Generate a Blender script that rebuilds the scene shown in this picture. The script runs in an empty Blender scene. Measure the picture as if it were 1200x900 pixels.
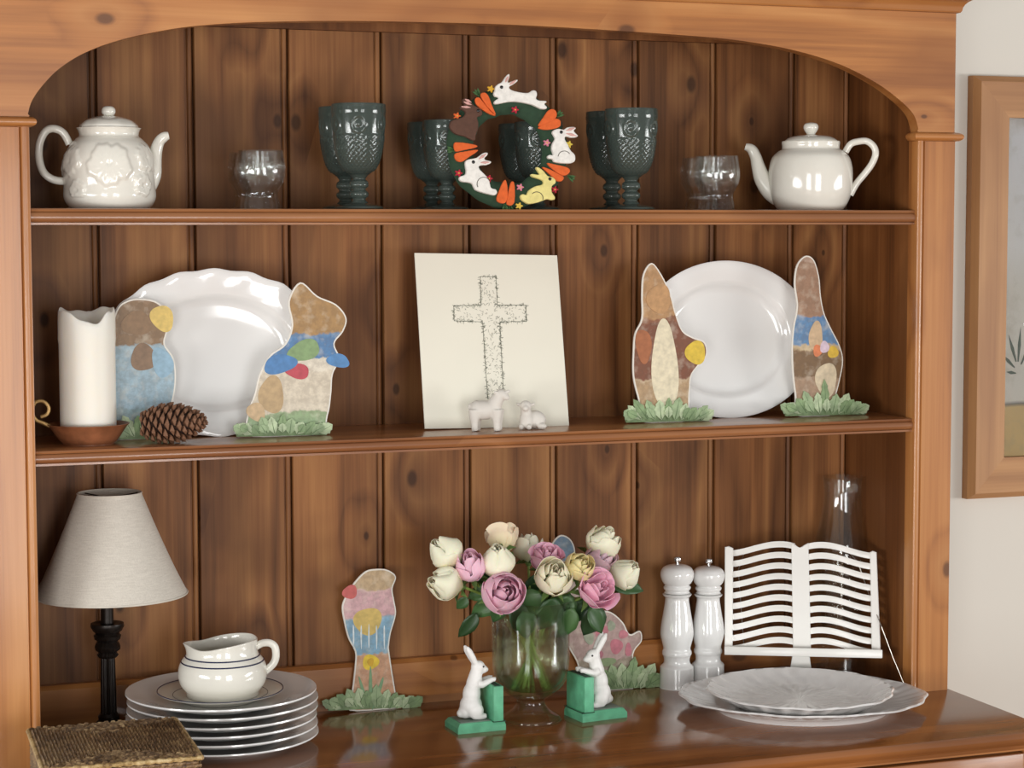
import bpy, bmesh, math, random
from mathutils import Vector, Matrix, noise as mnoise

# ---------------------------------------------------------------- camera, world, lights
SC = bpy.context.scene
COL = SC.collection
PI = math.pi
CNT = 0.85                       # height of the counter top
OFF = CNT + 0.7674               # z of the top shelf
F = 2389.5
CAM = Vector((-0.332, -2.8001, -0.0344 + OFF))
YAW, PITCH, ROLL = 0.3489, 0.074, -0.0019
_f = Vector((math.sin(YAW), math.cos(YAW), 0)); _r = Vector((math.cos(YAW), -math.sin(YAW), 0)); _u = Vector((0, 0, 1))
FW = _f * math.cos(PITCH) - _u * math.sin(PITCH)
UP0 = _u * math.cos(PITCH) + _f * math.sin(PITCH)
RT = _r * math.cos(ROLL) + UP0 * math.sin(ROLL)
UP = UP0 * math.cos(ROLL) - _r * math.sin(ROLL)
cd = bpy.data.cameras.new('camera'); cam = bpy.data.objects.new('camera', cd); COL.objects.link(cam)
m = Matrix.Identity(4)
for i in range(3):
    m[i][0] = RT[i]; m[i][1] = UP[i]; m[i][2] = -FW[i]; m[i][3] = CAM[i]
cam.matrix_world = m
cd.sensor_fit = 'HORIZONTAL'; cd.sensor_width = 36.0; cd.lens = F * 36.0 / 1200.0
cd.clip_start = 0.05; cd.clip_end = 100
SC.camera = cam

W_ = bpy.data.worlds.new('room_light'); SC.world = W_; W_.use_nodes = True
bg = W_.node_tree.nodes['Background']; bg.inputs[0].default_value = (1.0, 0.99, 0.975, 1); bg.inputs[1].default_value = 0.42

def window_light(x, y, z, w, h, power, target, col=(1, 0.99, 0.975)):
    l = bpy.data.lights.new('window_daylight', 'AREA'); l.shape = 'RECTANGLE'; l.size = w; l.size_y = h
    l.energy = power; l.color = col
    o = bpy.data.objects.new('window_daylight', l); COL.objects.link(o)
    o.location = (x, y, z)
    d = Vector(target) - Vector((x, y, z)); o.rotation_euler = d.to_track_quat('-Z', 'Z').to_euler()
# glazed doors and windows of the room around the camera
for (x, y, w, pw) in ((0.35, -4.4, 0.5, 26), (0.93, -4.4, 0.5, 26), (-2.05, -4.4, 0.55, 30), (-1.42, -4.4, 0.55, 30)):
    window_light(x, y, 1.05, w, 1.55, pw, (x, 0, 1.05))
for (y, pw) in ((-2.4, 34), (-1.75, 34)):
    window_light(-3.1, y, 1.15, 0.55, 1.6, pw, (0, y + 0.6, 1.15))
for (y, pw) in ((-3.2, 40), (-2.5, 40)):
    window_light(4.9, y, 1.2, 0.6, 1.7, pw, (1.5, y + 1.2, 1.2))

SC.view_settings.view_transform = 'Standard'; SC.view_settings.look = 'None'
SC.view_settings.gamma = 1.0; SC.view_settings.use_curve_mapping = False
SC.view_settings.exposure = -0.06

# ---------------------------------------------------------------- pixel helpers (1200 x 900 photograph)
def ray(px, py):
    return FW + RT * ((px - 600) / F) + UP * ((450 - py) / F)
def on_z(px, py, z):
    d = ray(px, py); return CAM + d * ((z - CAM.z) / d.z)
def on_y(px, py, y):
    d = ray(px, py); return CAM + d * ((y - CAM.y) / d.y)
def x_at(px, y, z):
    d0 = Vector((0, y, z)) - CAM
    return ((px - 600) * d0.dot(FW) - F * d0.dot(RT)) / (F * RT.x - (px - 600) * FW.x)
def mpp(p):                      # metres per pixel at a point
    return (Vector(p) - CAM).dot(FW) / F
def face(px, y, z):              # place on a shelf: location, rotation that faces the camera, metres per pixel
    p = Vector((x_at(px, y, z), y, z)); d = p - CAM
    return p, -math.atan2(d.x, d.y), mpp(p)

# ---------------------------------------------------------------- mesh helpers
def new(name, bm, mat, parent=None, smooth=True, ang=38):
    bmesh.ops.recalc_face_normals(bm, faces=bm.faces)
    me = bpy.data.meshes.new(name); bm.to_mesh(me); bm.free()
    me.materials.append(mat)
    if smooth:
        me.shade_smooth(); me.set_sharp_from_angle(angle=math.radians(ang))
    o = bpy.data.objects.new(name, me); COL.objects.link(o); o.parent = parent
    return o
def tag(o, label, cat, group=None, kind=None):
    o['label'] = label; o['category'] = cat
    if group: o['group'] = group
    if kind: o['kind'] = kind
    return o
def thing(name, label, cat, loc, rz=0.0, group=None):
    o = bpy.data.objects.new(name, None); COL.objects.link(o); o.empty_display_size = 0.02
    o.location = loc; o.rotation_euler = (0, 0, rz)
    return tag(o, label, cat, group)
def dup(ob, parent, loc=None, rot=None, scale=None):
    c = ob.copy(); COL.objects.link(c); c.parent = parent
    if loc is not None: c.location = loc
    if rot is not None: c.rotation_euler = rot
    if scale is not None: c.scale = scale
    return c
def dup_tree(root, loc, rz, label):
    r = root.copy(); COL.objects.link(r); r.location = loc; r.rotation_euler = (0, 0, rz); r['label'] = label
    for ch in list(root.children):
        c = dup(ch, r)
        for g in list(ch.children): dup(g, c)
    return r
def box(bm, x0, x1, y0, y1, z0, z1, bev=0, seg=2, rot=None):
    vs = [bm.verts.new((x, y, z)) for x in (x0, x1) for y in (y0, y1) for z in (z0, z1)]
    fs = [bm.faces.new([vs[i] for i in q]) for q in ((0, 1, 3, 2), (4, 6, 7, 5), (0, 4, 5, 1), (2, 3, 7, 6), (0, 2, 6, 4), (1, 5, 7, 3))]
    if bev:
        es = list({e for f in fs for e in f.edges})
        bmesh.ops.bevel(bm, geom=es, offset=bev, segments=seg, affect='EDGES', profile=0.5)
    return bm
def B(*a, **k):
    return box(bmesh.new(), *a, **k)
def cr(pts, n=6, closed=False):  # Catmull-Rom through points of any dimension
    P = [tuple(p) for p in pts]; N = len(P); out = []
    rng = range(N if closed else N - 1)
    for i in rng:
        if closed: p0, p1, p2, p3 = P[i - 1], P[i], P[(i + 1) % N], P[(i + 2) % N]
        else: p0, p1, p2, p3 = P[max(i - 1, 0)], P[i], P[i + 1], P[min(i + 2, N - 1)]
        for k in range(n):
            t = k / n
            out.append(tuple(0.5 * (2 * b + (c - a) * t + (2 * a - 5 * b + 4 * c - d) * t * t + (3 * b - a - 3 * c + d) * t ** 3) for a, b, c, d in zip(p0, p1, p2, p3)))
    if not closed: out.append(P[-1])
    return out
def lathe(bm, prof, seg=48, c=(0, 0, 0), fn=None):
    rings = []
    for (r, z) in prof:
        if abs(r) < 1e-7: rings.append([bm.verts.new((c[0], c[1], c[2] + z))])
        else:
            ring = []
            for i in range(seg):
                a = 2 * PI * i / seg; x, y, zz = r * math.cos(a), r * math.sin(a), z
                if fn: x, y, zz = fn(r, a, z)
                ring.append(bm.verts.new((c[0] + x, c[1] + y, c[2] + zz)))
            rings.append(ring)
    for A, Bb in zip(rings, rings[1:]):
        if len(A) == 1 and len(Bb) == 1: continue
        for i in range(seg):
            j = (i + 1) % seg
            if len(A) == 1: bm.faces.new((A[0], Bb[i], Bb[j]))
            elif len(Bb) == 1: bm.faces.new((A[i], A[j], Bb[0]))
            else: bm.faces.new((A[i], A[j], Bb[j], Bb[i]))
    return bm
def L(prof, seg=48, **k):
    return lathe(bmesh.new(), prof, seg, **k)
def tube(bm, pts, rads, seg=10, caps=True, flat=None):
    P = [Vector(p) for p in pts]; n = len(P)
    if not hasattr(rads, '__len__'): rads = [rads] * n
    T = [(P[min(i + 1, n - 1)] - P[max(i - 1, 0)]).normalized() for i in range(n)]
    up = Vector((0, 0, 1)) if abs(T[0].z) < 0.9 else Vector((0, 1, 0))
    nrm = T[0].cross(up).normalized(); rings = []
    for i in range(n):
        nrm = (nrm - T[i] * nrm.dot(T[i])).normalized(); bi = T[i].cross(nrm)
        fl = 1.0 if flat is None else flat
        rings.append([bm.verts.new(P[i] + nrm * (rads[i] * fl * math.cos(2 * PI * k / seg)) + bi * (rads[i] * math.sin(2 * PI * k / seg))) for k in range(seg)])
    for A, Bb in zip(rings, rings[1:]):
        for k in range(seg):
            j = (k + 1) % seg; bm.faces.new((A[k], A[j], Bb[j], Bb[k]))
    if caps:
        bm.faces.new(rings[0][::-1]); bm.faces.new(rings[-1])
    return bm
def T_(pts, rads, seg=10, **k):
    return tube(bmesh.new(), pts, rads, seg, **k)
def slab(bm, outline, y0, y1, bev=0, seg=2):   # outline in (x, z), extruded from y0 (front) to y1
    a = [bm.verts.new((x, y0, z)) for x, z in outline]; b = [bm.verts.new((x, y1, z)) for x, z in outline]
    f1 = bm.faces.new(a); f2 = bm.faces.new(b[::-1]); n = len(a)
    for i in range(n):
        j = (i + 1) % n; bm.faces.new((a[j], a[i], b[i], b[j]))
    if bev: bmesh.ops.bevel(bm, geom=list(f1.edges), offset=bev, segments=seg, affect='EDGES', profile=0.5)
    return bm
def S(outline, y0, y1, bev=0, seg=2):
    return slab(bmesh.new(), outline, y0, y1, bev, seg)
def prism_x(bm, prof, x0, x1):   # profile in (y, z) swept along x
    a = [bm.verts.new((x0, y, z)) for y, z in prof]; b = [bm.verts.new((x1, y, z)) for y, z in prof]; n = len(a)
    bm.faces.new(a); bm.faces.new(b[::-1])
    for i in range(n):
        j = (i + 1) % n; bm.faces.new((a[j], a[i], b[i], b[j]))
    return bm
def prism_z(bm, prof, z0, z1):   # profile in (x, y) swept along z
    a = [bm.verts.new((x, y, z0)) for x, y in prof]; b = [bm.verts.new((x, y, z1)) for x, y in prof]; n = len(a)
    bm.faces.new(a[::-1]); bm.faces.new(b)
    for i in range(n):
        j = (i + 1) % n; bm.faces.new((a[i], a[j], b[j], b[i]))
    return bm
def moulding(bm, x0, x1, y0, y1, prof):  # profile (out, z) wrapped round left, front and right of a footprint
    loops = []
    for o, z in prof:
        loops.append([bm.verts.new(v) for v in ((x0 - o, y1, z), (x0 - o, y0 - o, z), (x1 + o, y0 - o, z), (x1 + o, y1, z))])
    for A, Bb in zip(loops, loops[1:]):
        for i in range(4):
            j = (i + 1) % 4; bm.faces.new((A[i], A[j], Bb[j], Bb[i]))
    bm.faces.new(loops[0][::-1]); bm.faces.new(loops[-1])
    return bm
def ellip(bm, c, r, rot=None, seg=16):
    ret = bmesh.ops.create_uvsphere(bm, u_segments=seg, v_segments=max(8, seg * 2 // 3), radius=1.0)
    M = Matrix.Translation(Vector(c)) @ (rot.to_matrix().to_4x4() if rot else Matrix.Identity(4)) @ Matrix.Diagonal((r[0], r[1], r[2], 1))
    bmesh.ops.transform(bm, matrix=M, verts=ret['verts'])
    return bm
def remesh(bm, voxel, it=4, fac=0.5):    # fuse overlapping shapes to one continuous surface
    me = bpy.data.meshes.new('tmp'); bm.to_mesh(me); bm.free()
    o = bpy.data.objects.new('tmp', me); COL.objects.link(o)
    md = o.modifiers.new('r', 'REMESH'); md.mode = 'VOXEL'; md.voxel_size = voxel
    sm = o.modifiers.new('s', 'SMOOTH'); sm.iterations = it; sm.factor = fac
    dg = bpy.context.evaluated_depsgraph_get(); ev = o.evaluated_get(dg)
    m2 = bpy.data.meshes.new_from_object(ev)
    bpy.data.objects.remove(o); bpy.data.meshes.remove(me)
    b = bmesh.new(); b.from_mesh(m2); bpy.data.meshes.remove(m2)
    return b
def inset(pts, d):               # move an outline inwards by d
    n = len(pts); A = sum(pts[i][0] * pts[(i + 1) % n][1] - pts[(i + 1) % n][0] * pts[i][1] for i in range(n)); s = 1 if A > 0 else -1
    out = []
    for i in range(n):
        x0, z0 = pts[i - 1]; x1, z1 = pts[(i + 1) % n]; tx, tz = x1 - x0, z1 - z0; l = math.hypot(tx, tz) or 1
        out.append((pts[i][0] - s * tz / l * d, pts[i][1] + s * tx / l * d))
    return out

# ---------------------------------------------------------------- materials
def hx(h, k=1.0):
    h = h.lstrip('#'); c = [int(h[i:i + 2], 16) / 255 for i in (0, 2, 4)]
    return tuple(min(1, (((v + 0.055) / 1.055) ** 2.4 if v > 0.04045 else v / 12.92) * k) for v in c) + (1,)
class NT:
    def __init__(s, name):
        s.m = bpy.data.materials.new(name); s.m.use_nodes = True; s.t = s.m.node_tree; s.b = s.t.nodes['Principled BSDF']
    def n(s, typ, **kw):
        nd = s.t.nodes.new(typ)
        for k, v in kw.items():
            if k.startswith('_'): nd.inputs[int(k[1:])].default_value = v
            else: setattr(nd, k, v)
        return nd
    def l(s, a, b): s.t.links.new(a, b)
    def math(s, op, a, b=None, c=None):
        nd = s.n('ShaderNodeMath', operation=op)
        for i, v in enumerate((a, b, c)):
            if v is None: continue
            if isinstance(v, (int, float)): nd.inputs[i].default_value = v
            else: s.l(v, nd.inputs[i])
        return nd.outputs[0]
    def vscale(s, v, sc):
        nd = s.n('ShaderNodeVectorMath', operation='MULTIPLY'); s.l(v, nd.inputs[0]); nd.inputs[1].default_value = sc; return nd.outputs[0]
    def noise(s, v, scale, det=3, rough=0.5, dist=0):
        nd = s.n('ShaderNodeTexNoise'); nd.inputs['Scale'].default_value = scale; nd.inputs['Detail'].default_value = det
        nd.inputs['Roughness'].default_value = rough; nd.inputs['Distortion'].default_value = dist
        if v is not None: s.l(v, nd.inputs['Vector'])
        return nd.outputs['Fac']
    def ramp(s, f, stops, interp='LINEAR'):
        nd = s.n('ShaderNodeValToRGB'); cr_ = nd.color_ramp; cr_.interpolation = interp
        while len(cr_.elements) < len(stops): cr_.elements.new(0.5)
        for e, (p, c) in zip(cr_.elements, stops): e.position = p; e.color = c
        s.l(f, nd.inputs[0]); return nd.outputs[0]
    def mix(s, f, a, b, mode='MIX'):
        nd = s.n('ShaderNodeMix', data_type='RGBA', blend_type=mode)
        for i, v in ((0, f), (6, a), (7, b)):
            if isinstance(v, (int, float)): nd.inputs[i].default_value = v
            elif isinstance(v, tuple): nd.inputs[i].default_value = v
            else: s.l(v, nd.inputs[i])
        return nd.outputs[2]
    def bump(s, h, st, dist=0.001):
        nd = s.n('ShaderNodeBump'); nd.inputs['Strength'].default_value = st; nd.inputs['Distance'].default_value = dist
        s.l(h, nd.inputs['Height']); s.l(nd.outputs[0], s.b.inputs['Normal'])
    def obj(s): return s.n('ShaderNodeTexCoord').outputs['Object']
def plain(name, col, rough=0.4, var=0.08, vs=40, bump=0, bs=300, coat=0, metal=0, sss=0, **kw):
    t = NT(name); v = t.obj(); c = hx(col) if isinstance(col, str) else col
    f = t.noise(v, vs, 4)
    dk = tuple(x * (1 - var) for x in c[:3]) + (1,); lt = tuple(min(1, x * (1 + var)) for x in c[:3]) + (1,)
    t.l(t.ramp(f, [(0.3, dk), (0.7, lt)]), t.b.inputs['Base Color'])
    t.b.inputs['Roughness'].default_value = rough; t.b.inputs['Metallic'].default_value = metal
    t.b.inputs['Coat Weight'].default_value = coat; t.b.inputs['Coat Roughness'].default_value = 0.08
    if sss:
        t.b.inputs['Subsurface Weight'].default_value = sss; t.b.inputs['Subsurface Radius'].default_value = (1, 0.8, 0.6); t.b.inputs['Subsurface Scale'].default_value = 0.02
    if bump: t.bump(t.noise(v, bs, 2), bump)
    return t.m
def glass(name, col, rough=0.02, ior=1.46, bump=None):
    t = NT(name); t.b.inputs['Base Color'].default_value = hx(col); t.b.inputs['Transmission Weight'].default_value = 1
    t.b.inputs['Roughness'].default_value = rough; t.b.inputs['IOR'].default_value = ior
    return t.m
def thin_glass(name, col, refr=0.3, ior=1.45):   # clear glass wall: sheer, mirrored at grazing angles, partly refracting
    t = NT(name); t.t.nodes.remove(t.b); out = t.t.nodes['Material Output']
    tr = t.n('ShaderNodeBsdfTransparent'); tr.inputs[0].default_value = hx(col)
    gl_ = t.n('ShaderNodeBsdfGlossy'); gl_.inputs['Roughness'].default_value = 0.01; gl_.inputs['Color'].default_value = (1, 1, 1, 1)
    lw = t.n('ShaderNodeLayerWeight'); lw.inputs[0].default_value = 0.5; fr_ = t.math('MULTIPLY_ADD', t.math('POWER', lw.outputs['Facing'], 4.5), 0.75, 0.045)
    m1 = t.n('ShaderNodeMixShader'); t.l(fr_, m1.inputs[0]); t.l(tr.outputs[0], m1.inputs[1]); t.l(gl_.outputs[0], m1.inputs[2])
    gs = t.n('ShaderNodeBsdfGlass'); gs.inputs['Color'].default_value = hx(col); gs.inputs['IOR'].default_value = ior; gs.inputs['Roughness'].default_value = 0
    m2 = t.n('ShaderNodeMixShader'); m2.inputs[0].default_value = refr; t.l(m1.outputs[0], m2.inputs[1]); t.l(gs.outputs[0], m2.inputs[2])
    t.l(m2.outputs[0], out.inputs[0]); return t.m
def wood(name, axis, stops, rough=0.35, coat=0.25, vary=0.2, knots=0.55, kd=(7.0, 4.2), seed=0.0, spec=0.5, flat='Y'):
    t = NT(name); v = t.obj(); rnd = t.n('ShaderNodeObjectInfo').outputs['Random']
    cmb = t.n('ShaderNodeCombineXYZ')
    for i, k in enumerate((17.0, 9.0, 23.0)): t.l(t.math('MULTIPLY_ADD', rnd, k, seed + i), cmb.inputs[i])
    ad = t.n('ShaderNodeVectorMath', operation='ADD'); t.l(v, ad.inputs[0]); t.l(cmb.outputs[0], ad.inputs[1]); v = ad.outputs[0]
    ai = 'XYZ'.index(axis)
    def sc(al, ac): return tuple(al if i == ai else ac for i in range(3))
    vk = t.n('ShaderNodeTexVoronoi', voronoi_dimensions='2D'); vk.inputs['Scale'].default_value = 1
    s3 = t.n('ShaderNodeSeparateXYZ'); t.l(v, s3.inputs[0]); c3 = t.n('ShaderNodeCombineXYZ')
    for q, i in enumerate([i for i in range(3) if 'XYZ'[i] != flat]): t.l(t.math('MULTIPLY', s3.outputs[i], kd[1] if i == ai else kd[0]), c3.inputs[q])
    t.l(c3.outputs[0], vk.inputs['Vector'])
    dist = vk.outputs['Distance']; sep = t.n('ShaderNodeSeparateColor'); t.l(vk.outputs['Color'], sep.inputs[0])
    gate = t.math('GREATER_THAN', sep.outputs[0], 1 - knots)
    size = t.math('MULTIPLY_ADD', sep.outputs[1], 0.05, 0.022)
    core = t.math('MULTIPLY', t.math('SUBTRACT', 1.0, t.math('SMOOTHSTEP' if False else 'DIVIDE', dist, size)), gate)
    core = t.math('MINIMUM', t.math('MAXIMUM', t.math('MULTIPLY', core, 2.2), 0.0), 1.0)
    halo = t.math('MULTIPLY', t.math('MAXIMUM', t.math('SUBTRACT', 1.0, t.math('DIVIDE', dist, 0.33)), 0.0), gate)
    low = t.noise(t.vscale(v, sc(0.55, 6.5)), 1.0, 2, 0.5, 0.3)
    fld = t.math('ADD', t.math('MULTIPLY', low, 11.0), t.math('MULTIPLY', halo, 2.2))
    ring = t.math('PINGPONG', fld, 1.0)
    fine = t.noise(t.vscale(v, sc(2.2, 120)), 1.0, 4, 0.65)
    mid = t.noise(t.vscale(v, sc(1.3, 26)), 1.0, 4, 0.55)
    g = t.math('ADD', t.math('ADD', t.math('MULTIPLY', ring, 0.22), t.math('MULTIPLY', fine, 0.40)), t.math('MULTIPLY', mid, 0.40))
    col = t.ramp(g, [(0.28, hx(stops[0])), (0.5, hx(stops[1])), (0.74, hx(stops[2]))])
    blot = t.noise(t.vscale(v, sc(2.2, 5.0)), 1.0, 3, 0.55, 0.6)
    col = t.mix(t.ramp(blot, [(0.34, (0.75,) * 3 + (1,)), (0.52, (0, 0, 0, 1))]), col, hx(stops[0]), 'MULTIPLY') if False else t.mix(t.math('MULTIPLY', t.ramp(blot, [(0.36, (1, 1, 1, 1)), (0.56, (0, 0, 0, 1))]), 0.55), col, hx(stops[0]))
    br = t.math('MULTIPLY_ADD', rnd, 2 * vary, 1 - vary)
    bc = t.n('ShaderNodeCombineColor')
    for i in range(3): t.l(br, bc.inputs[i])
    col = t.mix(1.0, col, bc.outputs[0], 'MULTIPLY')
    col = t.mix(t.math('MULTIPLY', halo, 0.35), col, hx(stops[0]))
    col = t.mix(t.math('MULTIPLY', core, 0.72), col, hx(stops[3]))
    t.l(col, t.b.inputs['Base Color'])
    t.b.inputs['Roughness'].default_value = rough; t.b.inputs['Coat Weight'].default_value = coat; t.b.inputs['Coat Roughness'].default_value = 0.12
    t.b.inputs['Specular IOR Level'].default_value = spec
    t.bump(fine, 0.12, 0.0006)
    return t.m
PINE = ('855028', 'b0733c', 'c48a50', '4a2912')
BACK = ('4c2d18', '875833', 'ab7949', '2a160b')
CTR = ('60371a', '855027', '9a6234', '3a200f')
M = {}
for ax in 'XYZ':
    M['pine' + ax] = wood('pine_' + ax, ax, PINE, 0.38, 0.25, 0.06, 0.5)
M['shelf'] = wood('shelf_pine', 'X', ('74462a', '9a653c', 'b47d50', '44240f'), 0.3, 0.35, 0.05, 0.35)
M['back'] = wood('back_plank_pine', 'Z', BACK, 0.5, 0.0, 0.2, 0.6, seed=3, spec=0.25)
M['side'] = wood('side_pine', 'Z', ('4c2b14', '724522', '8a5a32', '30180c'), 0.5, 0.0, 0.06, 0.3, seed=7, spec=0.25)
M['counter'] = wood('counter_pine', 'X', CTR, 0.17, 0.6, 0.04, 0.25, seed=5, flat='Z')
M['frame'] = wood('picture_frame_oak', 'Z', ('96653a', 'b17f4e', 'c4935f', '8a5a32'), 0.5, 0.0, 0.03, 0.05)
M['frameX'] = wood('picture_frame_oak_across', 'X', ('96653a', 'b17f4e', 'c4935f', '8a5a32'), 0.5, 0.0, 0.03, 0.05)
M['wall'] = plain('painted_wall', 'e2ded4', 0.8, 0.012, 3, 0.05, 260)
M['floor'] = wood('floor_boards', 'X', ('6a4527', '8c5f38', 'a67648', '3a2010'), 0.4, 0.2, 0.1)
M['porcelain'] = plain('glazed_cream_porcelain', 'e6e3d8', 0.12, 0.015, 8, coat=0.5)
M['white'] = plain('glazed_white_porcelain', 'f0f0ee', 0.1, 0.012, 8, coat=0.5)
M['bisque'] = plain('bisque_white', 'd8d3ca', 0.55, 0.03, 30)
M['figwhite'] = plain('painted_white', 'eeece8', 0.4, 0.03, 60)

# ---------------------------------------------------------------- the room
W = 1.36; XO = 1.4283; D = 0.21; MID = OFF - 0.328; FP = 0.2892; WALL = D + 0.025
def struct(name, bm, mat, label, cat):
    return tag(new(name, bm, mat, None, False), label, cat, kind='structure')
struct('floor', B(-3.2, 5.2, -4.6, WALL, -0.05, 0.0), M['floor'], 'brown boarded floor under the dresser', 'floor')
struct('wall_back', B(-3.2, 5.2, WALL, WALL + 0.1, 0.0, 2.8), M['wall'], 'off-white painted wall behind the dresser', 'wall')

# ---------------------------------------------------------------- the pine dresser
dresser = thing('pine_dresser', 'large varnished pine dresser with arched top, open shelves and plank back', 'dresser', (0, 0, 0))
PF = -0.004                                                   # front face of the posts
CAPL = on_y(20, 143, PF).z; CAPR = on_y(1098, 160, PF).z; CAP = (CAPL + CAPR) / 2
CROWN = (on_y(1118, 15, PF).z + on_y(900, 8, PF).z * 0) if True else 0
HP = XO - W
def post(x0, x1, inner):
    bm = bmesh.new()
    b = 0.011                                                  # beaded inner edge
    if inner > 0:
        prof = [(x0, PF), (x1 - b - 0.003, PF), (x1 - b - 0.0015, PF + 0.003), (x1 - b, PF)]
        prof += [(x1 - b / 2 - b / 2 * math.cos(a), PF - 0.0015 * math.sin(a) - 0.001 * math.sin(a)) for a in [PI * i / 6 for i in range(1, 6)]]
        prof += [(x1, PF + 0.002), (x1, PF + 0.024), (x0, PF + 0.024)]
    else:
        prof = [(x1, PF), (x0 + b + 0.003, PF), (x0 + b + 0.0015, PF + 0.003), (x0 + b, PF)]
        prof += [(x0 + b / 2 + b / 2 * math.cos(a), PF - 0.0025 * math.sin(a)) for a in [PI * i / 6 for i in range(1, 6)]]
        prof += [(x0, PF + 0.002), (x0, PF + 0.024), (x1, PF + 0.024)]
    prism_z(bm, prof, CNT, CAP)
    return new('post', bm, M['pineZ'], dresser)
post(-HP, 0, 1); post(W, XO, -1)
for x0 in (-HP - 0.002, W):
    nm = [(0.0, CAP - 0.007)] + [(0.009 * math.cos(a), CAP + 0.0068 * math.sin(a)) for a in [-PI / 2 + PI * i / 8 for i in range(9)]] + [(0.0, CAP + 0.007)]
    bm = moulding(bmesh.new(), x0, x0 + HP + 0.002, PF, PF + 0.02, nm)
    new('post_capital', bm, M['pineX'], dresser)
# arched fascia
arch_px = [(32, 137), (37, 119), (50, 100), (70, 80), (100, 61.5), (140, 47), (187, 36.5), (233, 30), (300, 26), (400, 24.5), (500, 26), (600, 29), (700, 34.5), (804, 41.5), (867, 47.5), (929, 58.5), (983, 75), (1025, 96), (1054, 117), (1071, 135), (1077, 155)]
ap = [on_y(u, v, PF) for u, v in arch_px]
ap = cr([(p.x, p.z) for p in ap], 8)
ap[0] = (0.0, CAP + 0.004); ap[-1] = (W, CAP + 0.004)
ZT = on_y(1118, 8, PF).z + 0.06
ol = [(-HP, CAP + 0.004), (-HP, ZT), (XO, ZT), (XO, CAP + 0.004)] + ap[::-1]
new('arched_fascia', S(ol, PF, PF + 0.024, 0.0025, 2), M['pineX'], dresser, False)
zc = on_y(1118, 15, PF).z
cp = [(0.0, zc - 0.001), (0.004, zc), (0.006, zc + 0.003)] + [(0.006 + 0.022 * (1 - math.cos(a)), zc + 0.003 + 0.018 * math.sin(a)) for a in [PI / 2 * i / 6 for i in range(1, 7)]] + [(0.031, zc + 0.023), (0.031, zc + 0.04), (0.036, zc + 0.045), (0.036, zc + 0.06), (0.0, zc + 0.06)]
new('crown_moulding', moulding(bmesh.new(), -HP, XO, PF, D + 0.012, cp), M['pineX'], dresser)
new('top_board', B(-HP, XO, PF + 0.024, D + 0.012, ZT - 0.02, ZT), M['pineX'], dresser, False)
for x0 in (-0.02, W):
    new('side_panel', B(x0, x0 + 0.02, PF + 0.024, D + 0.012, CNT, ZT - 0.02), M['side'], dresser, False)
# shelves with a reeded front edge
def shelf(z, th):
    pr = [(D, z), (0.004, z), (0.001, z - 0.0006), (0.0, z - 0.0025), (0.001, z - 0.0045), (0.003, z - 0.005)]
    h = th - 0.0085
    pr += [(0.003 - 0.0055 * math.sin(a), z - 0.005 - h / 2 + h / 2 * math.cos(a)) for a in [PI * i / 8 for i in range(1, 8)]]
    pr += [(0.003, z - 0.005 - h), (0.001, z - 0.0055 - h), (0.001, z - th), (D, z - th)]
    new('shelf', prism_x(bmesh.new(), pr, 0.0, W), M['shelf'], dresser, ang=30)
shelf(OFF, 0.0225); shelf(MID, 0.021)
# back of beaded planks
zs = on_y(600, 150, D).z
seam = [-0.03] + [x_at(u, D, zs) for u in (113, 227, 338, 447, 550, 652, 748, 839, 931)] + [W]
for a, b in zip(seam, seam[1:]):
    pr = [(a + 0.0012, D + 0.012), (a + 0.0012, D + 0.004), (a + 0.0025, D), (b - 0.0125, D), (b - 0.0115, D + 0.0045), (b - 0.0095, D + 0.0045)]
    pr += [(b - 0.0055 - 0.004 * math.cos(t), D + 0.0035 - 0.0045 * math.sin(t)) for t in [PI * i / 6 for i in range(1, 6)]] + [(b - 0.0012, D + 0.0045), (b - 0.0012, D + 0.012)]
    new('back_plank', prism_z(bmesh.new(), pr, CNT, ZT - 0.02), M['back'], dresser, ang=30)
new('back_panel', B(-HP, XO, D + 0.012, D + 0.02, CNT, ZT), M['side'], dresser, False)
zr = on_y(500, 771, D - 0.018).z
new('bottom_rail', prism_x(bmesh.new(), [(D, CNT + 0.014), (D - 0.018, CNT + 0.014), (D - 0.018, zr - 0.006), (D - 0.012, zr), (D, zr)], 0, W), M['pineX'], dresser, False)
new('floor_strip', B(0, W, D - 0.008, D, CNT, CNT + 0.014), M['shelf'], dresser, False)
zt2 = on_y(380, 36, D).z
new('top_rail', B(0, W, D - 0.014, D, zt2, ZT - 0.02), M['side'], dresser, False)
# counter and base cabinet
ce = [(D + 0.012, CNT), (-FP + 0.006, CNT), (-FP + 0.002, CNT - 0.0015), (-FP, CNT - 0.006), (-FP - 0.0005, CNT - 0.012), (-FP + 0.003, CNT - 0.019), (-FP + 0.008, CNT - 0.021), (-FP + 0.008, CNT - 0.026), (D + 0.012, CNT - 0.026)]
new('counter_top', prism_x(bmesh.new(), ce, -HP - 0.012, XO + 0.004), M['counter'], dresser, ang=50)
zb = CNT - 0.026; fy = -FP + 0.02
new('cabinet_body', B(-HP, XO - 0.008, fy + 0.018, D + 0.012, 0.0, zb), M['pineZ'], dresser, False)
new('apron', B(-HP, XO - 0.008, fy, fy + 0.018, zb - 0.006, zb), M['pineX'], dresser, False)
xs = [-HP, 0.385, 0.0, 0.0]
xd = x_at(878, fy, zb - 0.02)
xs = [-HP + 0.03, xd - 0.50, xd, XO - 0.03]
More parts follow.
